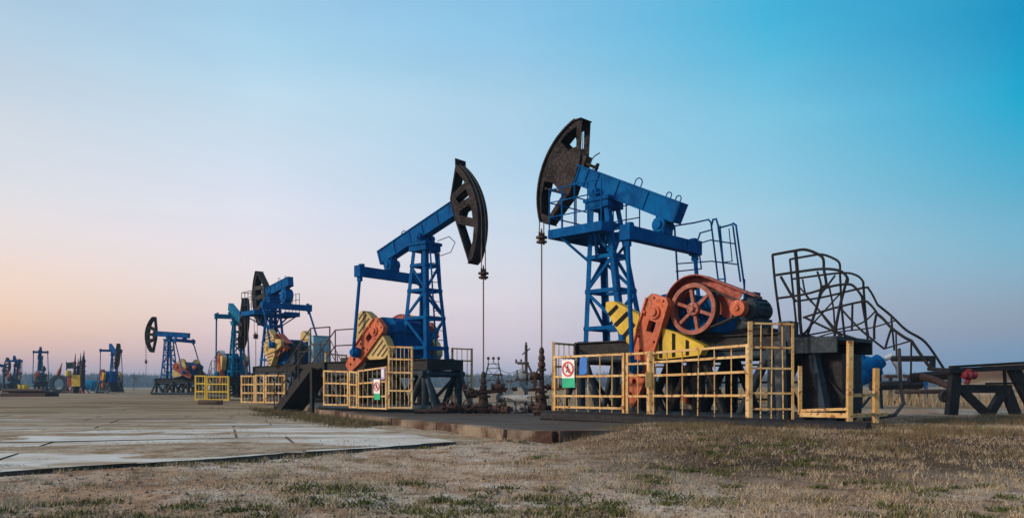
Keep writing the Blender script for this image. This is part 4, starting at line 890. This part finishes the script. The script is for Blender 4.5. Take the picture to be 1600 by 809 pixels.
w2r = wellhead((F2w.x, F2w.y, .17), 1.12, 'rusty wellhead with many valves at the foot of the middle pump rod',
    [((-.34, -.05, .1), (1, .2, 0), (0, -1, .4), 1.2, 'rust'), ((-.66, -.1, .12), (1, 0, 0), (-.2, -.9, .5), 1.25, 'rust'), ((-.95, -.05, .1), (1, 0, 0), (.1, -1, .2), 1.1, 'rust'), ((.3, -.1, .1), (1, 0, 0), (.4, -.8, .4), 1.2, 'rust'),
     ((-.22, 0, .46), (1, 0, .1), (-.5, -.6, .6), 1.2, 'rust'), ((.35, 0, .62), (1, 0, 0), (0, -.1, 1), 1.1, 'rust'), ((.62, 0, .5), (0, 1, 0), (0, -.2, 1), 1.0, 'pipe'), ((.5, -.3, .1), (.7, -.7, 0), (0, 0, 1), 1.0, 'rust')])
mb = MB(); mb.tube((-1.2, -.08, .1), (.75, -.1, .1), .05, 10); mb.tube((0, 0, .5), (.8, 0, .58), .05, 10); mb.path([(.95, -.1, .06), (1.0, -.1, .12), (.98, -.1, .5), (.95, -.05, .56)], .022, 8); mb.tube((-1.6, -.15, .05), (-.2, -.1, .08), .05, 8); mb.build('branch_pipe', 'rust', w2r)
mb = MB(); a = W(782, 621, 18.9); b = W(846, 623, 17.9)
mb.tube(a, b, .085, 14); mb.lathe(a, b-a, [(-.02, .13), (.03, .13)], 14)
mb.tube(a+Vector((.35, 0, 0)), a+Vector((.35, 0, -.38)), .03, 8)
tag(mb.build('flow_pipe', 'pipe'), 'grey horizontal pipe joining the two rusty wellheads', 'pipe')
mb = MB(); Yq = 20.5; q = [W(848, 607, Yq), W(826, 607, Yq), W(819, 604, Yq), W(816, 598, Yq), W(818, 592, Yq), W(824, 589, Yq), W(848, 589, Yq)]
mb.path(q, .07, 12); 
for x in (822, 848): mb.tube(W(x, 607, Yq), W(x, 648, Yq), .05, 8)
mb.bar(W(822, 640, Yq), W(852, 640, Yq), .06, .3); 
tag(mb.build('pipe_loop', 'pipe'), 'grey pipe bent back in a loop behind the nearest wellhead', 'pipe')

# ------------------------------------------------------------------ extras on the navy machine (seen from behind)
zb3 = 1.65
cbm = MB(); cbm.box(-3.35, -2.85, .05, .85, zb3, zb3+.08); cbm.box(-3.32, -2.88, .08, .82, zb3+.081, zb3+1.15); cbm.box(-3.34, -2.86, .06, .84, zb3+1.151, zb3+1.18); cbm.box(-3.328, -3.32, .12, .44, zb3+.16, zb3+1.08); cbm.box(-3.328, -3.32, .46, .78, zb3+.16, zb3+1.08)
cb3 = empty('switch_cabinet', F3.world(-3.1, -.55, zb3), 'pale blue electrical cabinet on the third pumpjack rear platform', 'cabinet', None, R_(131))
for v_ in range(len(cbm.v)): x, y, z = cbm.v[v_]; cbm.v[v_] = (x+3.1, y-.45, z-zb3)
cbm.build('cabinet_body', 'grey', cb3)
hn = MB(); hn.box(-.24, -.232, -.02, .02, .55, .7); hn.build('handle', 'black', cb3)
hs = MB(); pts = [F3.world(-3.45, -.2, 1.5), F3.world(-3.6, -.2, 1.1), F3.world(-3.75, .1, .7), F3.world(-3.8, .35, .35), F3.world(-3.9, .3, .12), F3.world(-4.2, .0, .06)]
hs.path(pts, .045, 8); tag(hs.build('hose', 'red'), 'dull red hose hanging from the third pumpjack platform to the ground', 'hose')

# ------------------------------------------------------------------ things at the far left
def stairs_thing(loc, rz, label, mat): pass
# rig cluster with red and navy poles
rg = empty('service_rig', W(119, 612, 85), 'far cluster of dark pointed poles over a red and yellow wellhead cage', 'rig'); rg.location.z = 0; l = rg.location
for (x, yt, w, m_) in ((115, 552, .16, 'rust'), (119.5, 560, .14, 'navy'), (123.5, 551, .16, 'rust'), (128.5, 547, .22, 'navy'), (126, 556, .14, 'rust')):
    mb = MB(); p = W(x, 612, 85+rng.uniform(-.6, .6)); h = W(x, yt, p.y).z; mb.tube((p.x-l.x, p.y-l.y, 0), (p.x-l.x+.15, p.y-l.y, h*.8), w, 8, w*.8); mb.tube((p.x-l.x+.15, p.y-l.y, h*.8), (p.x-l.x+.2, p.y-l.y, h), w*.55, 6, .02)
    for k in range(3): mb.lathe((p.x-l.x+.1, p.y-l.y, h*(.5+.12*k)), (0, 0, 1), [(0, w*1.3), (.12, w*1.3)], 8)
    mb.build('pole', m_, rg)
mb = MB(); mb.box(-.7, .7, -.5, .5, 0.9, 1.9); 
for a_ in (-1, 1):
    for b_ in (-1, 1): mb.bar((a_*.6, b_*.4, .9), (a_*1.1, b_*.7, 0), .12, .12)
mb.build('cage_base', 'red', rg); mb = MB(); mb.box(-.15, .75, -.62, -.52, .8, 2.0); mb.lathe((-.5, -.6, 1.9), (0, 0, 1), [(0, .3), (.5, .28), (.6, .1)], 10); mb.build('yellow_panel', 'yellow', rg)
# cable reel / ring
rr = empty('ring_stand', W(92, 612, 88), 'far grey ring shaped stand with a red pointed post above it', 'stand'); rr.location.z = 0
mb = MB(); mb.ring((0, -.2, 1.05), (0, 1, 0), [(0, 1.0), (.4, 1.0), (.4, .62), (0, .62)], 24); mb.box(-1.2, 1.2, -.3, .4, 0, .22); mb.bar((-1.2, 0, 0), (-.5, 0, 1.7), .16, .16); mb.bar((1.2, 0, 0), (.5, 0, 1.7), .16, .16); mb.build('ring_frame', 'slate', rr)
mb = MB(); mb.tube((-.1, 0, 2.05), (.15, 0, 2.7), .26, 8, .16); mb.tube((.15, 0, 2.7), (.35, 0, 3.4), .12, 6, .03); mb.build('post', 'red', rr)
# yellow drums and low frame under the far teal machine
for k, (x, lb) in enumerate(((33.5, 'far yellow drum standing leftmost under the teal pumpjack'), (40, 'far yellow drum right of its twin under the teal pumpjack'))):
    mb = MB(); mb.lathe((0, 0, 0), (0, 0, 1), [(0, .30), (.03, .32), (.38, .31), (.4, .33), (.43, .31), (.82, .32), (.86, .30)], 14); o = mb.build('drum', 'yellow'); o.location = W(x, 612, 80); o.location.z = .1; tag(o, lb, 'drum', 'yellow drums')
mb = MB(); mb.box(-1.6, 1.6, -.9, .9, .0, .32); mb.box(-1.2, 1.9, -.6, .6, .321, .45); mb.tube((-1.5, -.7, .5), (1.4, -.7, .5), .13, 8); o = mb.build('steel_sledge', 'rust'); o.location = W(47, 620, 58); o.location.z = 0; tag(o, 'low rusty sledge lying on the ground at far left', 'sledge')
# small block of bricks beside the yellow fence
for k in range(5):
    mb = MB(); mb.box(-.19, .19, -.12, .12, 0, .22); o = mb.build('stone_block', 'kerb'); p = W(318+k*5.4, 634, 33.0-k*.12); o.location = (p.x, p.y, 0.03); o.rotation_euler = (0, 0, R_(-8+k*3)); tag(o, 'pale stone block in the short row on the ground by the bright yellow fence', 'block', 'stone blocks in a row')
# flag-like sheet and barrels further
mb = MB(); mb.tube((0, 0, 0), (0, 0, 2.6), .05, 6); mb.hexa([(0, -.02, 2.0), (.75, .1, 2.05), (.75, .13, 2.05), (0, .02, 2.0), (0, -.02, 2.5), (.8, .1, 2.6), (.8, .13, 2.6), (0, .02, 2.5)]); o = mb.build('flag_pole', 'slate'); o.location = W(104, 612, 96); o.location.z = 0.0; o.scale = (1.25, 1.25, 1.45); tag(o, 'far thin pole carrying a small dark blue flag', 'flag')
mb = MB(); mb.lathe((-1.1, 0, .75), (1, 0, 0), [(0, .3), (.1, .58), (2.0, .6), (2.2, .3)], 14); mb.box(-.8, -.6, -.5, .5, 0, .5); mb.box(.6, .8, -.5, .5, 0, .5); o = mb.build('storage_tank', 'cyan'); o.location = W(136, 604, 100); o.location.z = .2; tag(o, 'far turquoise cylindrical tank right of the pole cluster', 'tank')
mb = MB(); mb.tube((0, 0, 0), (.1, 0, 2.6), .16, 8, .10); mb.lathe((.1, 0, 2.5), (0, 0, 1), [(0, .2), (.3, .25), (.6, .1)], 8); mb.bar((-.9, 0, 0), (.0, 0, 1.3), .14, .14); mb.bar((.9, 0, 0), (.05, 0, 1.3), .14, .14)
for (x, Y, lb) in ((5, 96, 'far dark capped post at the left edge of the field'), (67, 90, 'far dark capped post right of the teal pumpjack tower')):
    o = mb.build('capped_post', 'slate'); o.location = W(x, 612, Y); o.location.z = 0; tag(o, lb, 'post')

# ------------------------------------------------------------------ power poles in the middle distance
po = empty('power_pole', W(822, 612, 40), 'thin dark power pole with crossarms and a slanting stay, left of the nearest wellhead', 'utility pole'); po.location.z = 0
mb = MB(); H = W(822, 538, 40).z; mb.tube((0, 0, -.1), (0, 0, H), .10, 8, .07); mb.bar((.05, 0, H-.9), (.95, -.2, 0), .09, .09); mb.build('post', 'wood', po)
mb = MB(); mb.bar((-.55, 0, H-.9), (.15, 0, H-.92), .08, .08); mb.bar((-.50, 0, H-1.45), (.12, 0, H-1.45), .07, .07); mb.bar((-.2, 0, H-.5), (.2, 0, H-.2), .06, .06)
mb.build('crossarm', 'wood', po)
for (x, z) in ((-.5, H-.86), (-.25, H-.86), (-.45, H-1.41), (.0, H)):
    mb = MB(); mb.lathe((x, 0, z), (0, 0, 1), [(0, .02), (.04, .05), (.09, .05), (.13, .02)], 8); mb.build('insulator', 'rust', po)
pm = empty('portal_mast', W(771, 612, 62), 'small lattice A shaped power mast with three insulators between the two pumpjacks', 'mast'); pm.location.z = 0; H = W(771, 568, 62).z
mb = MB()
for a_ in (-1, 1):
    for b_ in (-1, 1): mb.bar((a_*1.0, b_*.45, 0), (a_*.38, b_*.1, H), .07, .07)
for t in (.25, .5, .68, .86, 1): w_ = 1.0-.62*t; mb.bar((-w_-.1, 0, H*t), (w_+.1, 0, H*t), .06, .06)
for a_ in (-1, 1): mb.bar((a_*.8, -.3, H*.3), (-a_*.45, -.15, H*.85), .04, .04)
mb.build('lattice', 'slate', pm)
for a_ in (-.4, 0, .4): mb = MB(); mb.tube((a_, 0, H), (a_, 0, H+.35), .03, 6); mb.lathe((a_, 0, H+.3), (0, 0, 1), [(0, .05), (.08, .12), (.2, .1), (.25, .04)], 8); mb.build('insulator', 'rust', pm)
# sagging wire between them
mb = MB(); A_ = W(772, 566, 62); B_ = W(818, 574, 40); pts = []
for k in range(13): t = k/12; p = A_.lerp(B_, t); p.z -= .5*4*t*(1-t); pts.append(p)
mb.path(pts, .02, 4); tag(mb.build('power_wire', 'rubber'), 'thin sagging wire strung between the lattice mast and the power pole', 'wire')

# ------------------------------------------------------------------ right-hand pipework
tr = empty('pipe_trestle', W(1545, 646, 16.5), 'dark heavy steel trestle at the right edge carrying a pipe', 'trestle'); tr.location.z = .15; l = Vector(tr.location)
T = lambda x, y, Y=16.5: W(x, y, Y)-l
mb = MB(); mb.bar(T(1478, 579), T(1607, 573), .3, .10); mb.bar(T(1484, 573, 17), T(1606, 566, 17), .09, .05); mb.build('top_beam', 'black', tr)
for (x0, y0, x1, y1, w_) in ((1493, 574, 1486, 648, .19), (1572, 608, 1587, 648, .17), (1500, 606, 1542, 647, .14), (1570, 606, 1546, 647, .15), (1583, 576, 1612, 632, .19), (1569, 578, 1571, 606, .05)):
    mb = MB(); mb.bar(T(x0, y0), T(x1, y1), w_, w_, (0, 1, 0)); mb.build('strut', 'black', tr)
mb = MB(); mb.bar(T(1496, 607), T(1578, 607), .16, .17); mb.tube(T(1540, 599), T(1600, 598), .02, 6); mb.build('cross_beam', 'black', tr)
rp = empty('red_valve', T(1506, 586)+l, 'crimson valve body on the trestle at right', 'valve'); mb = MB(); mb.lathe((-.16, -.2, 0), (1, 0, 0), [(0, .09), (.05, .14), (.12, .13), (.18, .17), (.26, .13), (.34, .14), (.4, .07)], 12); mb.lathe((.02, -.2, .05), (0, 0, 1), [(0, .09), (.12, .1), (.16, .05)], 10); mb.tube((.02, -.2, -.12), (-.05, -.2, -.28), .07, 8); mb.build('valve_body', 'crimson', rp); rp.scale = (.75, .75, .62)
def pipe(pts, r, mat, name, label): mb = MB(); mb.path(pts, r, 8); return tag(mb.build(name, mat), label, 'pipe')
pipe([W(1425, 590, 18), W(1492, 584, 17.2)], .11, 'black', 'pipe', 'thick dark pipe running level into the left end of the trestle')
pipe([W(1400, 612, 19), W(1492, 611, 17.5)], .05, 'wood', 'pipe', 'long thin brown pipe crossing the field left of the trestle')
pipe([W(1440, 588, 17.5), W(1462, 594, 17.2), W(1490, 606, 16.8)], .08, 'rust', 'pipe', 'rusty pipe slanting down to the trestle leg')
pipe([W(1450, 576, 18), W(1488, 578, 17.5), W(1496, 584, 17.3)], .04, 'wood', 'pipe', 'slim pipe above the thick dark one, left of the trestle')
pipe([W(1395, 560, 19.5), W(1457, 560, 18.6), W(1457, 577, 18.5)], .07, 'black', 'pipe', 'dark pipe bridge at railing foot height turning down at its right end')
pipe([W(1405, 545, 14.2), W(1408, 610, 13.8), W(1412, 630, 13.4), W(1398, 648, 12.9), W(1350, 655, 12.6)], .03, 'wood', 'pipe', 'thin bent pipe curving down onto the ground right of the posts')
pipe([W(1360, 603, 21), W(1440, 600, 21)], .12, 'black', 'pipe', 'low dark pipe behind the peeling post')
# tyre or drum end behind
mb = MB(); mb.ring((0, 0, 0), (0, 1, 0), [(0, .13), (.12, .13), (.12, .05), (0, .05)], 16); o = mb.build('rubber_tyre', 'rubber'); o.location = W(1480, 619, 16.6); tag(o, 'small black tyre hanging beside the left trestle leg', 'tyre')
mb = MB(); mb.tube((0, .05, 0), (.28, .05, 0), .04, 8); o = mb.build('bracket_pipe', 'black'); o.location = W(1480, 619, 16.6); tag(o, 'short black stub pipe between the small tyre and trestle leg', 'pipe')
# blue machine seen past the posts
bm_ = empty('blue_pump_unit', W(1357, 612, 22), 'bright blue tilted pump motor on a stand behind the peeling post at right', 'pump'); bm_.location.z = .1; lb_ = Vector(bm_.location)
Q = lambda x, y, Y=22: W(x, y, Y)-lb_
mb = MB(); a_ = Q(1338, 592); b_ = Q(1384, 556); mb.lathe(a_, b_-a_, [(0, .12), (.05, .26), (.18, .30), (.62, .33), (.66, .22), (.86, .20), (.9, .08)], 16)
for k in range(9): t = .22+.045*k; mb.lathe(a_.lerp(b_, t), b_-a_, [(0, .335), (.015, .335)], 16)
mb.tube(Q(1352, 572), Q(1346, 548), .07, 8); mb.build('pump_body', 'blue', bm_)
mb = MB(); mb.bar(Q(1343, 645), Q(1343, 585), .14, .12); mb.bar(Q(1378, 645, 22.4), Q(1374, 575, 22.4), .07, .07); mb.bar(Q(1343, 640), Q(1376, 600, 22.3), .05, .05); mb.build('stand', 'slate', bm_)
mb = MB(); mb.path([Q(1380, 562), Q(1392, 556), Q(1402, 572), Q(1410, 600)], .07, 8); mb.build('pipe_elbow', 'pale', bm_)
bm2 = empty('far_pipe_rack', W(1425, 606, 26), 'blue legged pipe rack with rusty manifold standing in the field behind the railing', 'rack'); bm2.location.z = .15
for x in (-.7, -.1, .45): mb = MB(); mb.bar((x, 0, 0), (x, 0, .95), .09, .09); mb.build('leg', 'blue' if x > .2 else 'rust', bm2)
mb = MB(); mb.bar((-.9, 0, .98), (.8, 0, .98), .14, .1); mb.lathe((-.2, -.1, .6), (1, 0, 0), [(0, .08), (.05, .16), (.3, .18), (.35, .08)], 10); mb.bar((-.6, 0, .1), (-.1, 0, .8), .05, .05); mb.bar((.4, 0, .1), (-.05, 0, .8), .05, .05); mb.build('manifold', 'rust', bm2)

# ------------------------------------------------------------------ trees and far woods
def bark(name, c):
    m, nt, b = new_mat(name); t = nt.nodes.new('ShaderNodeTexCoord').outputs['Object']
    nt.links.new(node_mix(nt, node_noise(nt, t, 1.5, 4), c, tuple(x*1.7 for x in c)), b.inputs['Base Color']); b.inputs['Roughness'].default_value = 0.9; return m
M['bark'] = bark('bare_bark', (0.045, 0.036, 0.030)); M['twig'] = bark('winter_twigs', (0.05, 0.042, 0.038))
def bare_tree(loc, h, label, seed):
    rnd = random.Random(seed); root = empty('bare_tree', loc, label, 'tree', 'bare trees beyond the wells'); tk = MB(); cr = MB()
    def grow(p, d, L_, r, lv):
        q = p+d*L_; (tk if lv < 1 else cr).tube(p, q, r, 5 if lv < 2 else 3, r*.62, cap=False)
        if lv >= 5: return
        for k in range(3 if lv < 3 else 3):
            nd = (d+Vector((rnd.uniform(-1, 1), rnd.uniform(-1, 1), rnd.uniform(-.25, .7)))*.62).normalized(); s0 = p.lerp(q, rnd.uniform(.45, 1)) if k else q
            grow(s0, nd, L_*rnd.uniform(.6, .82), max(r*.58, .008*h/5), lv+1)
    grow(Vector((0, 0, -.1)), Vector((rnd.uniform(-.1, .1), 0, 1)).normalized(), h*.30, h*.018, 0)
    tk.build('trunk', 'bark', root); cr.build('crown', 'twig', root)
for i_, (x, yt, Y, lb) in enumerate(((209, 577, 150, 'bare tree with spreading twigs right of the small far pumpjack'), (797, 580, 230, 'bare tree between the two near pumpjacks, left of the power pole'), (745, 582, 240, 'bare tree just left of the small lattice mast'), (812, 583, 260, 'bare tree directly behind the power pole'),
        (1196, 574, 190, 'bare tree seen through the far end of the nearest yellow fence'), (1215, 581, 220, 'bare tree just right of the one behind the nearest fence end'), (783, 584, 235, 'bare tree right of the small lattice mast'), (575, 586, 260, 'bare tree seen low behind the middle yellow fence'))):
    p = W(x, 603, Y); z0 = 0; h = (W(x, yt, Y).z)*1.0; bare_tree((p.x, p.y, -.2), h, lb, 40+i_)
def woods():
    V = []; Fc = []; n = 0; T_ = 4600
    az = rng.uniform(-.80, .80, T_); Yd = rng.uniform(480, 720, T_); Xd = az*Yd
    hgt = (4.6+5.0*fbm(az*9+3, Yd*.01, 3, 2)+rng.uniform(-1.2, 1.4, T_))*(Yd/450)
    hgt *= np.where(az > .52, .6, 1)
    for i in range(T_):
        for k in range(13):
            t0 = rng.uniform(0, .55)*hgt[i]; L_ = hgt[i]*rng.uniform(.35, .6); ang = rng.normal(0, .42); w = rng.uniform(.45, 1.3); dy = rng.uniform(-1.5, 1.5); ox = rng.normal(0, 1.7)
            bx = Xd[i]+ox; by = Yd[i]+dy; top = min(t0+L_, hgt[i]*rng.uniform(.85, 1.08)); a = rng.uniform(0, PI)
            V += [(bx-w*math.cos(a), by-w*math.sin(a), t0-.3), (bx+w*math.cos(a), by+w*math.sin(a), t0-.3), (bx+math.tan(ang)*(top-t0), by+rng.normal(0, .6), top)]
    V = np.array(V); Fc = np.arange(len(V)).reshape(-1, 3)
    o = fast_mesh('far_woods', V, Fc, M['twig'], 'stuff', False); tag(o, 'long hazy line of bare winter woods along the horizon', 'woods')
woods()

# ------------------------------------------------------------------ grass, weeds, stones
def blade_mat(name, cols):
    m, nt, b = new_mat(name); t = nt.nodes.new('ShaderNodeTexCoord').outputs['Object']
    n1_ = node_noise(nt, t, 1.3, 5); n2_ = node_noise(nt, t, 60, 3); c = node_mix(nt, node_range(nt, n1_, .38, .62), cols[0], cols[1]); c = node_mix(nt, node_range(nt, n2_, .4, .65), c, cols[2])
    nt.links.new(c, b.inputs['Base Color']); b.inputs['Roughness'].default_value = .8; b.inputs['Specular IOR Level'].default_value = .15; return m
def blades(name, x, y, hmin, hmax, wid, mat, label, cat, lean=.6):
    n = len(x); z = gz(x, y); h = rng.uniform(hmin, hmax, n); a = rng.uniform(0, 2*PI, n); la = rng.uniform(0, 2*PI, n); ll = h*rng.uniform(.1, lean*1.6, n); w = wid*rng.uniform(.6, 1.4, n)
    V = np.empty((n, 3, 3)); V[:, 0] = np.stack([x-np.cos(a)*w, y-np.sin(a)*w, z-.01], 1); V[:, 1] = np.stack([x+np.cos(a)*w, y+np.sin(a)*w, z-.01], 1); V[:, 2] = np.stack([x+np.cos(la)*ll, y+np.sin(la)*ll, z+h], 1)
    o = fast_mesh(name, V.reshape(-1, 3), np.arange(3*n).reshape(-1, 3), mat, 'stuff', False); tag(o, label, cat)
def in_pad(x, y):
    inside = np.zeros(len(x), bool); k = len(pad)
    for i in range(k):
        x1, y1 = pad[i]; x2, y2 = pad[(i+1) % k]; c = ((y1 > y) != (y2 > y)) & (x < (x2-x1)*(y-y1)/((y2-y1) if y2 != y1 else 1e-9)+x1); inside ^= c
    return inside
def scatter(n, ymin, ymax, power=2.0):
    y = ymin+(ymax-ymin)*rng.uniform(0, 1, n)**power; x = y*rng.uniform(-.80, .80, n); return x, y
# dry grass
x, y = scatter(420000, 4.2, 17, 1.5); d = fbm(x*1.1, y*1.1, 4, 31); d2 = fbm(x*5, y*5, 3, 37); right = bump_mask(x, y)
dens = .015+sst(.54, .72, d)*.26+sst(.58, .76, d2)*.16+right*.8
dens = np.where(edge_side(x, y) > .02, 0, dens); ok = (rng.uniform(0, 1, len(x)) < dens) & ~(in_pad(x, y) & (gz(x, y) < .17))
blades('dry_grass', x[ok], y[ok], .012, .05, .0028, blade_mat('dry_grass_blades', ((.42, .31, .20), (.27, .175, .10), (.56, .46, .34))), 'short dry straw coloured grass on the dirt in the foreground', 'grass', 1.0)
# taller tufts along the pad and on the mound
x, y = scatter(150000, 8.5, 16, 1.1); x = np.abs(x); d = fbm(x*2.1, y*2.1, 3, 61)
ok = (rng.uniform(0, 1, len(x)) < sst(.48, .66, d)*bump_mask(x, y)) & (y < 11.5+x*.35)
blades('matted_grass', x[ok], y[ok], .03, .11, .004, blade_mat('matted_grass_blades', ((.12, .10, .045), (.15, .095, .05), (.23, .18, .10))), 'taller matted brown and olive grass below the nearest fence', 'grass', .9)
# dry tussocks in the open dirt and a rough strip beside the pad
tx_, ty_ = scatter(620, 4.3, 13, 1.3); kp = (edge_side(tx_, ty_) < -.05); tx_, ty_ = tx_[kp], ty_[kp]; xs2 = []; ys2 = []
for a, b in zip(tx_, ty_): k = int(rng.uniform(15, 90)); r_ = rng.uniform(.02, .09); xs2.append(rng.normal(a, r_, k)); ys2.append(rng.normal(b, r_, k))
blades('dry_tussocks', np.concatenate(xs2), np.concatenate(ys2), .02, .07, .0035, blade_mat('tussock_blades', ((.36, .28, .18), (.20, .14, .08), (.52, .44, .32))), 'scattered dry brown tussocks on the dirt in the foreground', 'tussocks', .9)
t = rng.uniform(0, 1, 26000); px_ = -2.0-7.0*t+rng.normal(0, .35, 26000)-.45; py_ = 14.9+12.8*t+rng.normal(0, .35, 26000); okk = (rng.uniform(0, 1, 26000) < sst(.40, .6, fbm(px_*.9, py_*.9, 3, 15))) & ~in_pad(px_, py_) & (edge_side(px_, py_) > .1)
blades('verge_grass', px_[okk], py_[okk], .04, .12, .008, blade_mat('verge_blades', ((.10, .09, .04), (.13, .09, .045), (.20, .16, .09))), 'olive brown rough grass strip along the concrete pad edge', 'grass', .9)
# green weeds in clumps
cx_, cy_ = scatter(1500, 4.3, 12, 1.2); keep = (edge_side(cx_, cy_) < -.05) & (fbm(cx_*.8, cy_*.8, 3, 77)+rng.uniform(-.22, .16, 1500) > .60); cx_, cy_ = cx_[keep], cy_[keep]
xs_ = []; ys_ = []
for a, b in zip(cx_, cy_):
    k = int(rng.uniform(15, 110)); r_ = rng.uniform(.03, .11); xs_.append(rng.normal(a, r_, k)); ys_.append(rng.normal(b, r_*.8, k))
# weeds rooted in the broken slab edge
for t in rng.uniform(-1, 11, 34):
    p = EDGE_A+EDGE_D*t-EDGE_N*.06; k = int(rng.uniform(20, 90)); xs_.append(rng.normal(p[0], .09, k)); ys_.append(rng.normal(p[1], .04, k))
blades('green_weeds', np.concatenate(xs_), np.concatenate(ys_), .01, .045, .009, blade_mat('green_weed_blades', ((.045, .065, .015), (.08, .09, .025), (.14, .135, .05))), 'low green weeds in patches across the dirt', 'weeds', 1.3)
# dry reeds beyond the wells
x = rng.uniform(3, 26, 26000); y = 22+rng.uniform(0, 14, 26000); ok = rng.uniform(0, 1, 26000) < sst(.45, .6, fbm(x*.3, y*.3, 3, 5))*sst(17, 9, x)
blades('dry_reeds', x[ok], y[ok], .25, .75, .012, blade_mat('dry_reed_blades', ((.30, .22, .12), (.24, .16, .09), (.38, .30, .19))), 'dry tan reeds in the field behind the nearest pumpjack', 'reeds', .3)
# pebbles and clods
x, y = scatter(30000, 4.2, 14, 1.6); ok = edge_side(x, y) < -.05; x, y = x[ok], y[ok]; n = len(x); s_ = rng.uniform(.002, .012, n)*np.where(rng.uniform(0, 1, n) < .03, 2.2, 1)
base = np.array([(1,0,0), (0,1,0), (-1,0,0), (0,-1,0), (0,0,.8), (0,0,-.5)], float); V = np.empty((n, 6, 3))
for k in range(6): V[:, k] = np.stack([x, y, gz(x, y)+s_*.2], 1)+base[k]*s_[:, None]*rng.uniform(.6, 1.3, (n, 3))
fi = np.array([(0,1,4), (1,2,4), (2,3,4), (3,0,4), (1,0,5), (2,1,5), (3,2,5), (0,3,5)]); Fc = (np.arange(n)[:, None, None]*6+fi[None]).reshape(-1, 3)
tag(fast_mesh('pebbles', V.reshape(-1, 3), Fc, concrete_mat('pebble_stone', (.28, .24, .20), (.09, .06, .04), .6, 30), 'stuff', False), 'small pebbles and clods scattered over the dirt', 'pebbles')
# dirt heap strip lying on the slab edge: dry plant litter on the paving
x, y = scatter(60000, 7.5, 30, 1.6); d = fbm(x*.5+y*.1, y*1.6, 4, 91); ok = (edge_side(x, y) > .1) & (rng.uniform(0, 1, len(x)) < sst(.56, .70, d)) & (~in_pad(x, y)); x, y = x[ok], y[ok]; n = len(x)
h = rng.uniform(.008, .03, n); a = rng.uniform(0, 2*PI, n); w = .004*rng.uniform(.6, 1.5, n); V = np.empty((n, 3, 3)); z0 = .045
V[:, 0] = np.stack([x-np.cos(a)*w, y-np.sin(a)*w, np.full(n, z0)], 1); V[:, 1] = np.stack([x+np.cos(a)*w, y+np.sin(a)*w, np.full(n, z0)], 1); V[:, 2] = np.stack([x+np.sin(a)*h*2, y+np.cos(a)*h*2, z0+h], 1)
tag(fast_mesh('plant_litter', V.reshape(-1, 3), np.arange(3*n).reshape(-1, 3), blade_mat('litter_blades', ((.16, .11, .06), (.12, .08, .045), (.24, .18, .11))), 'stuff', False), 'dry plant litter caught on the concrete paving', 'litter')

# ------------------------------------------------------------------ haze
hz_ = MB(); hz_.box(-1150, 1150, -1150, 1150, -1.4, 24); ho = hz_.build('haze', 'white'); ho['kind'] = 'stuff'; ho['label'] = 'thin blue evening haze over the whole field'
hm = bpy.data.materials.new('haze'); hm.use_nodes = True; hn_ = hm.node_tree; hn_.nodes.clear(); ou = hn_.nodes.new('ShaderNodeOutputMaterial'); pvn = hn_.nodes.new('ShaderNodeVolumePrincipled')
pvn.inputs['Color'].default_value = (.42, .70, 1.0, 1); pvn.inputs['Density'].default_value = .0006; pvn.inputs['Anisotropy'].default_value = 0.0; hn_.links.new(pvn.outputs[0], ou.inputs['Volume'])
ho.data.materials.clear(); ho.data.materials.append(hm)
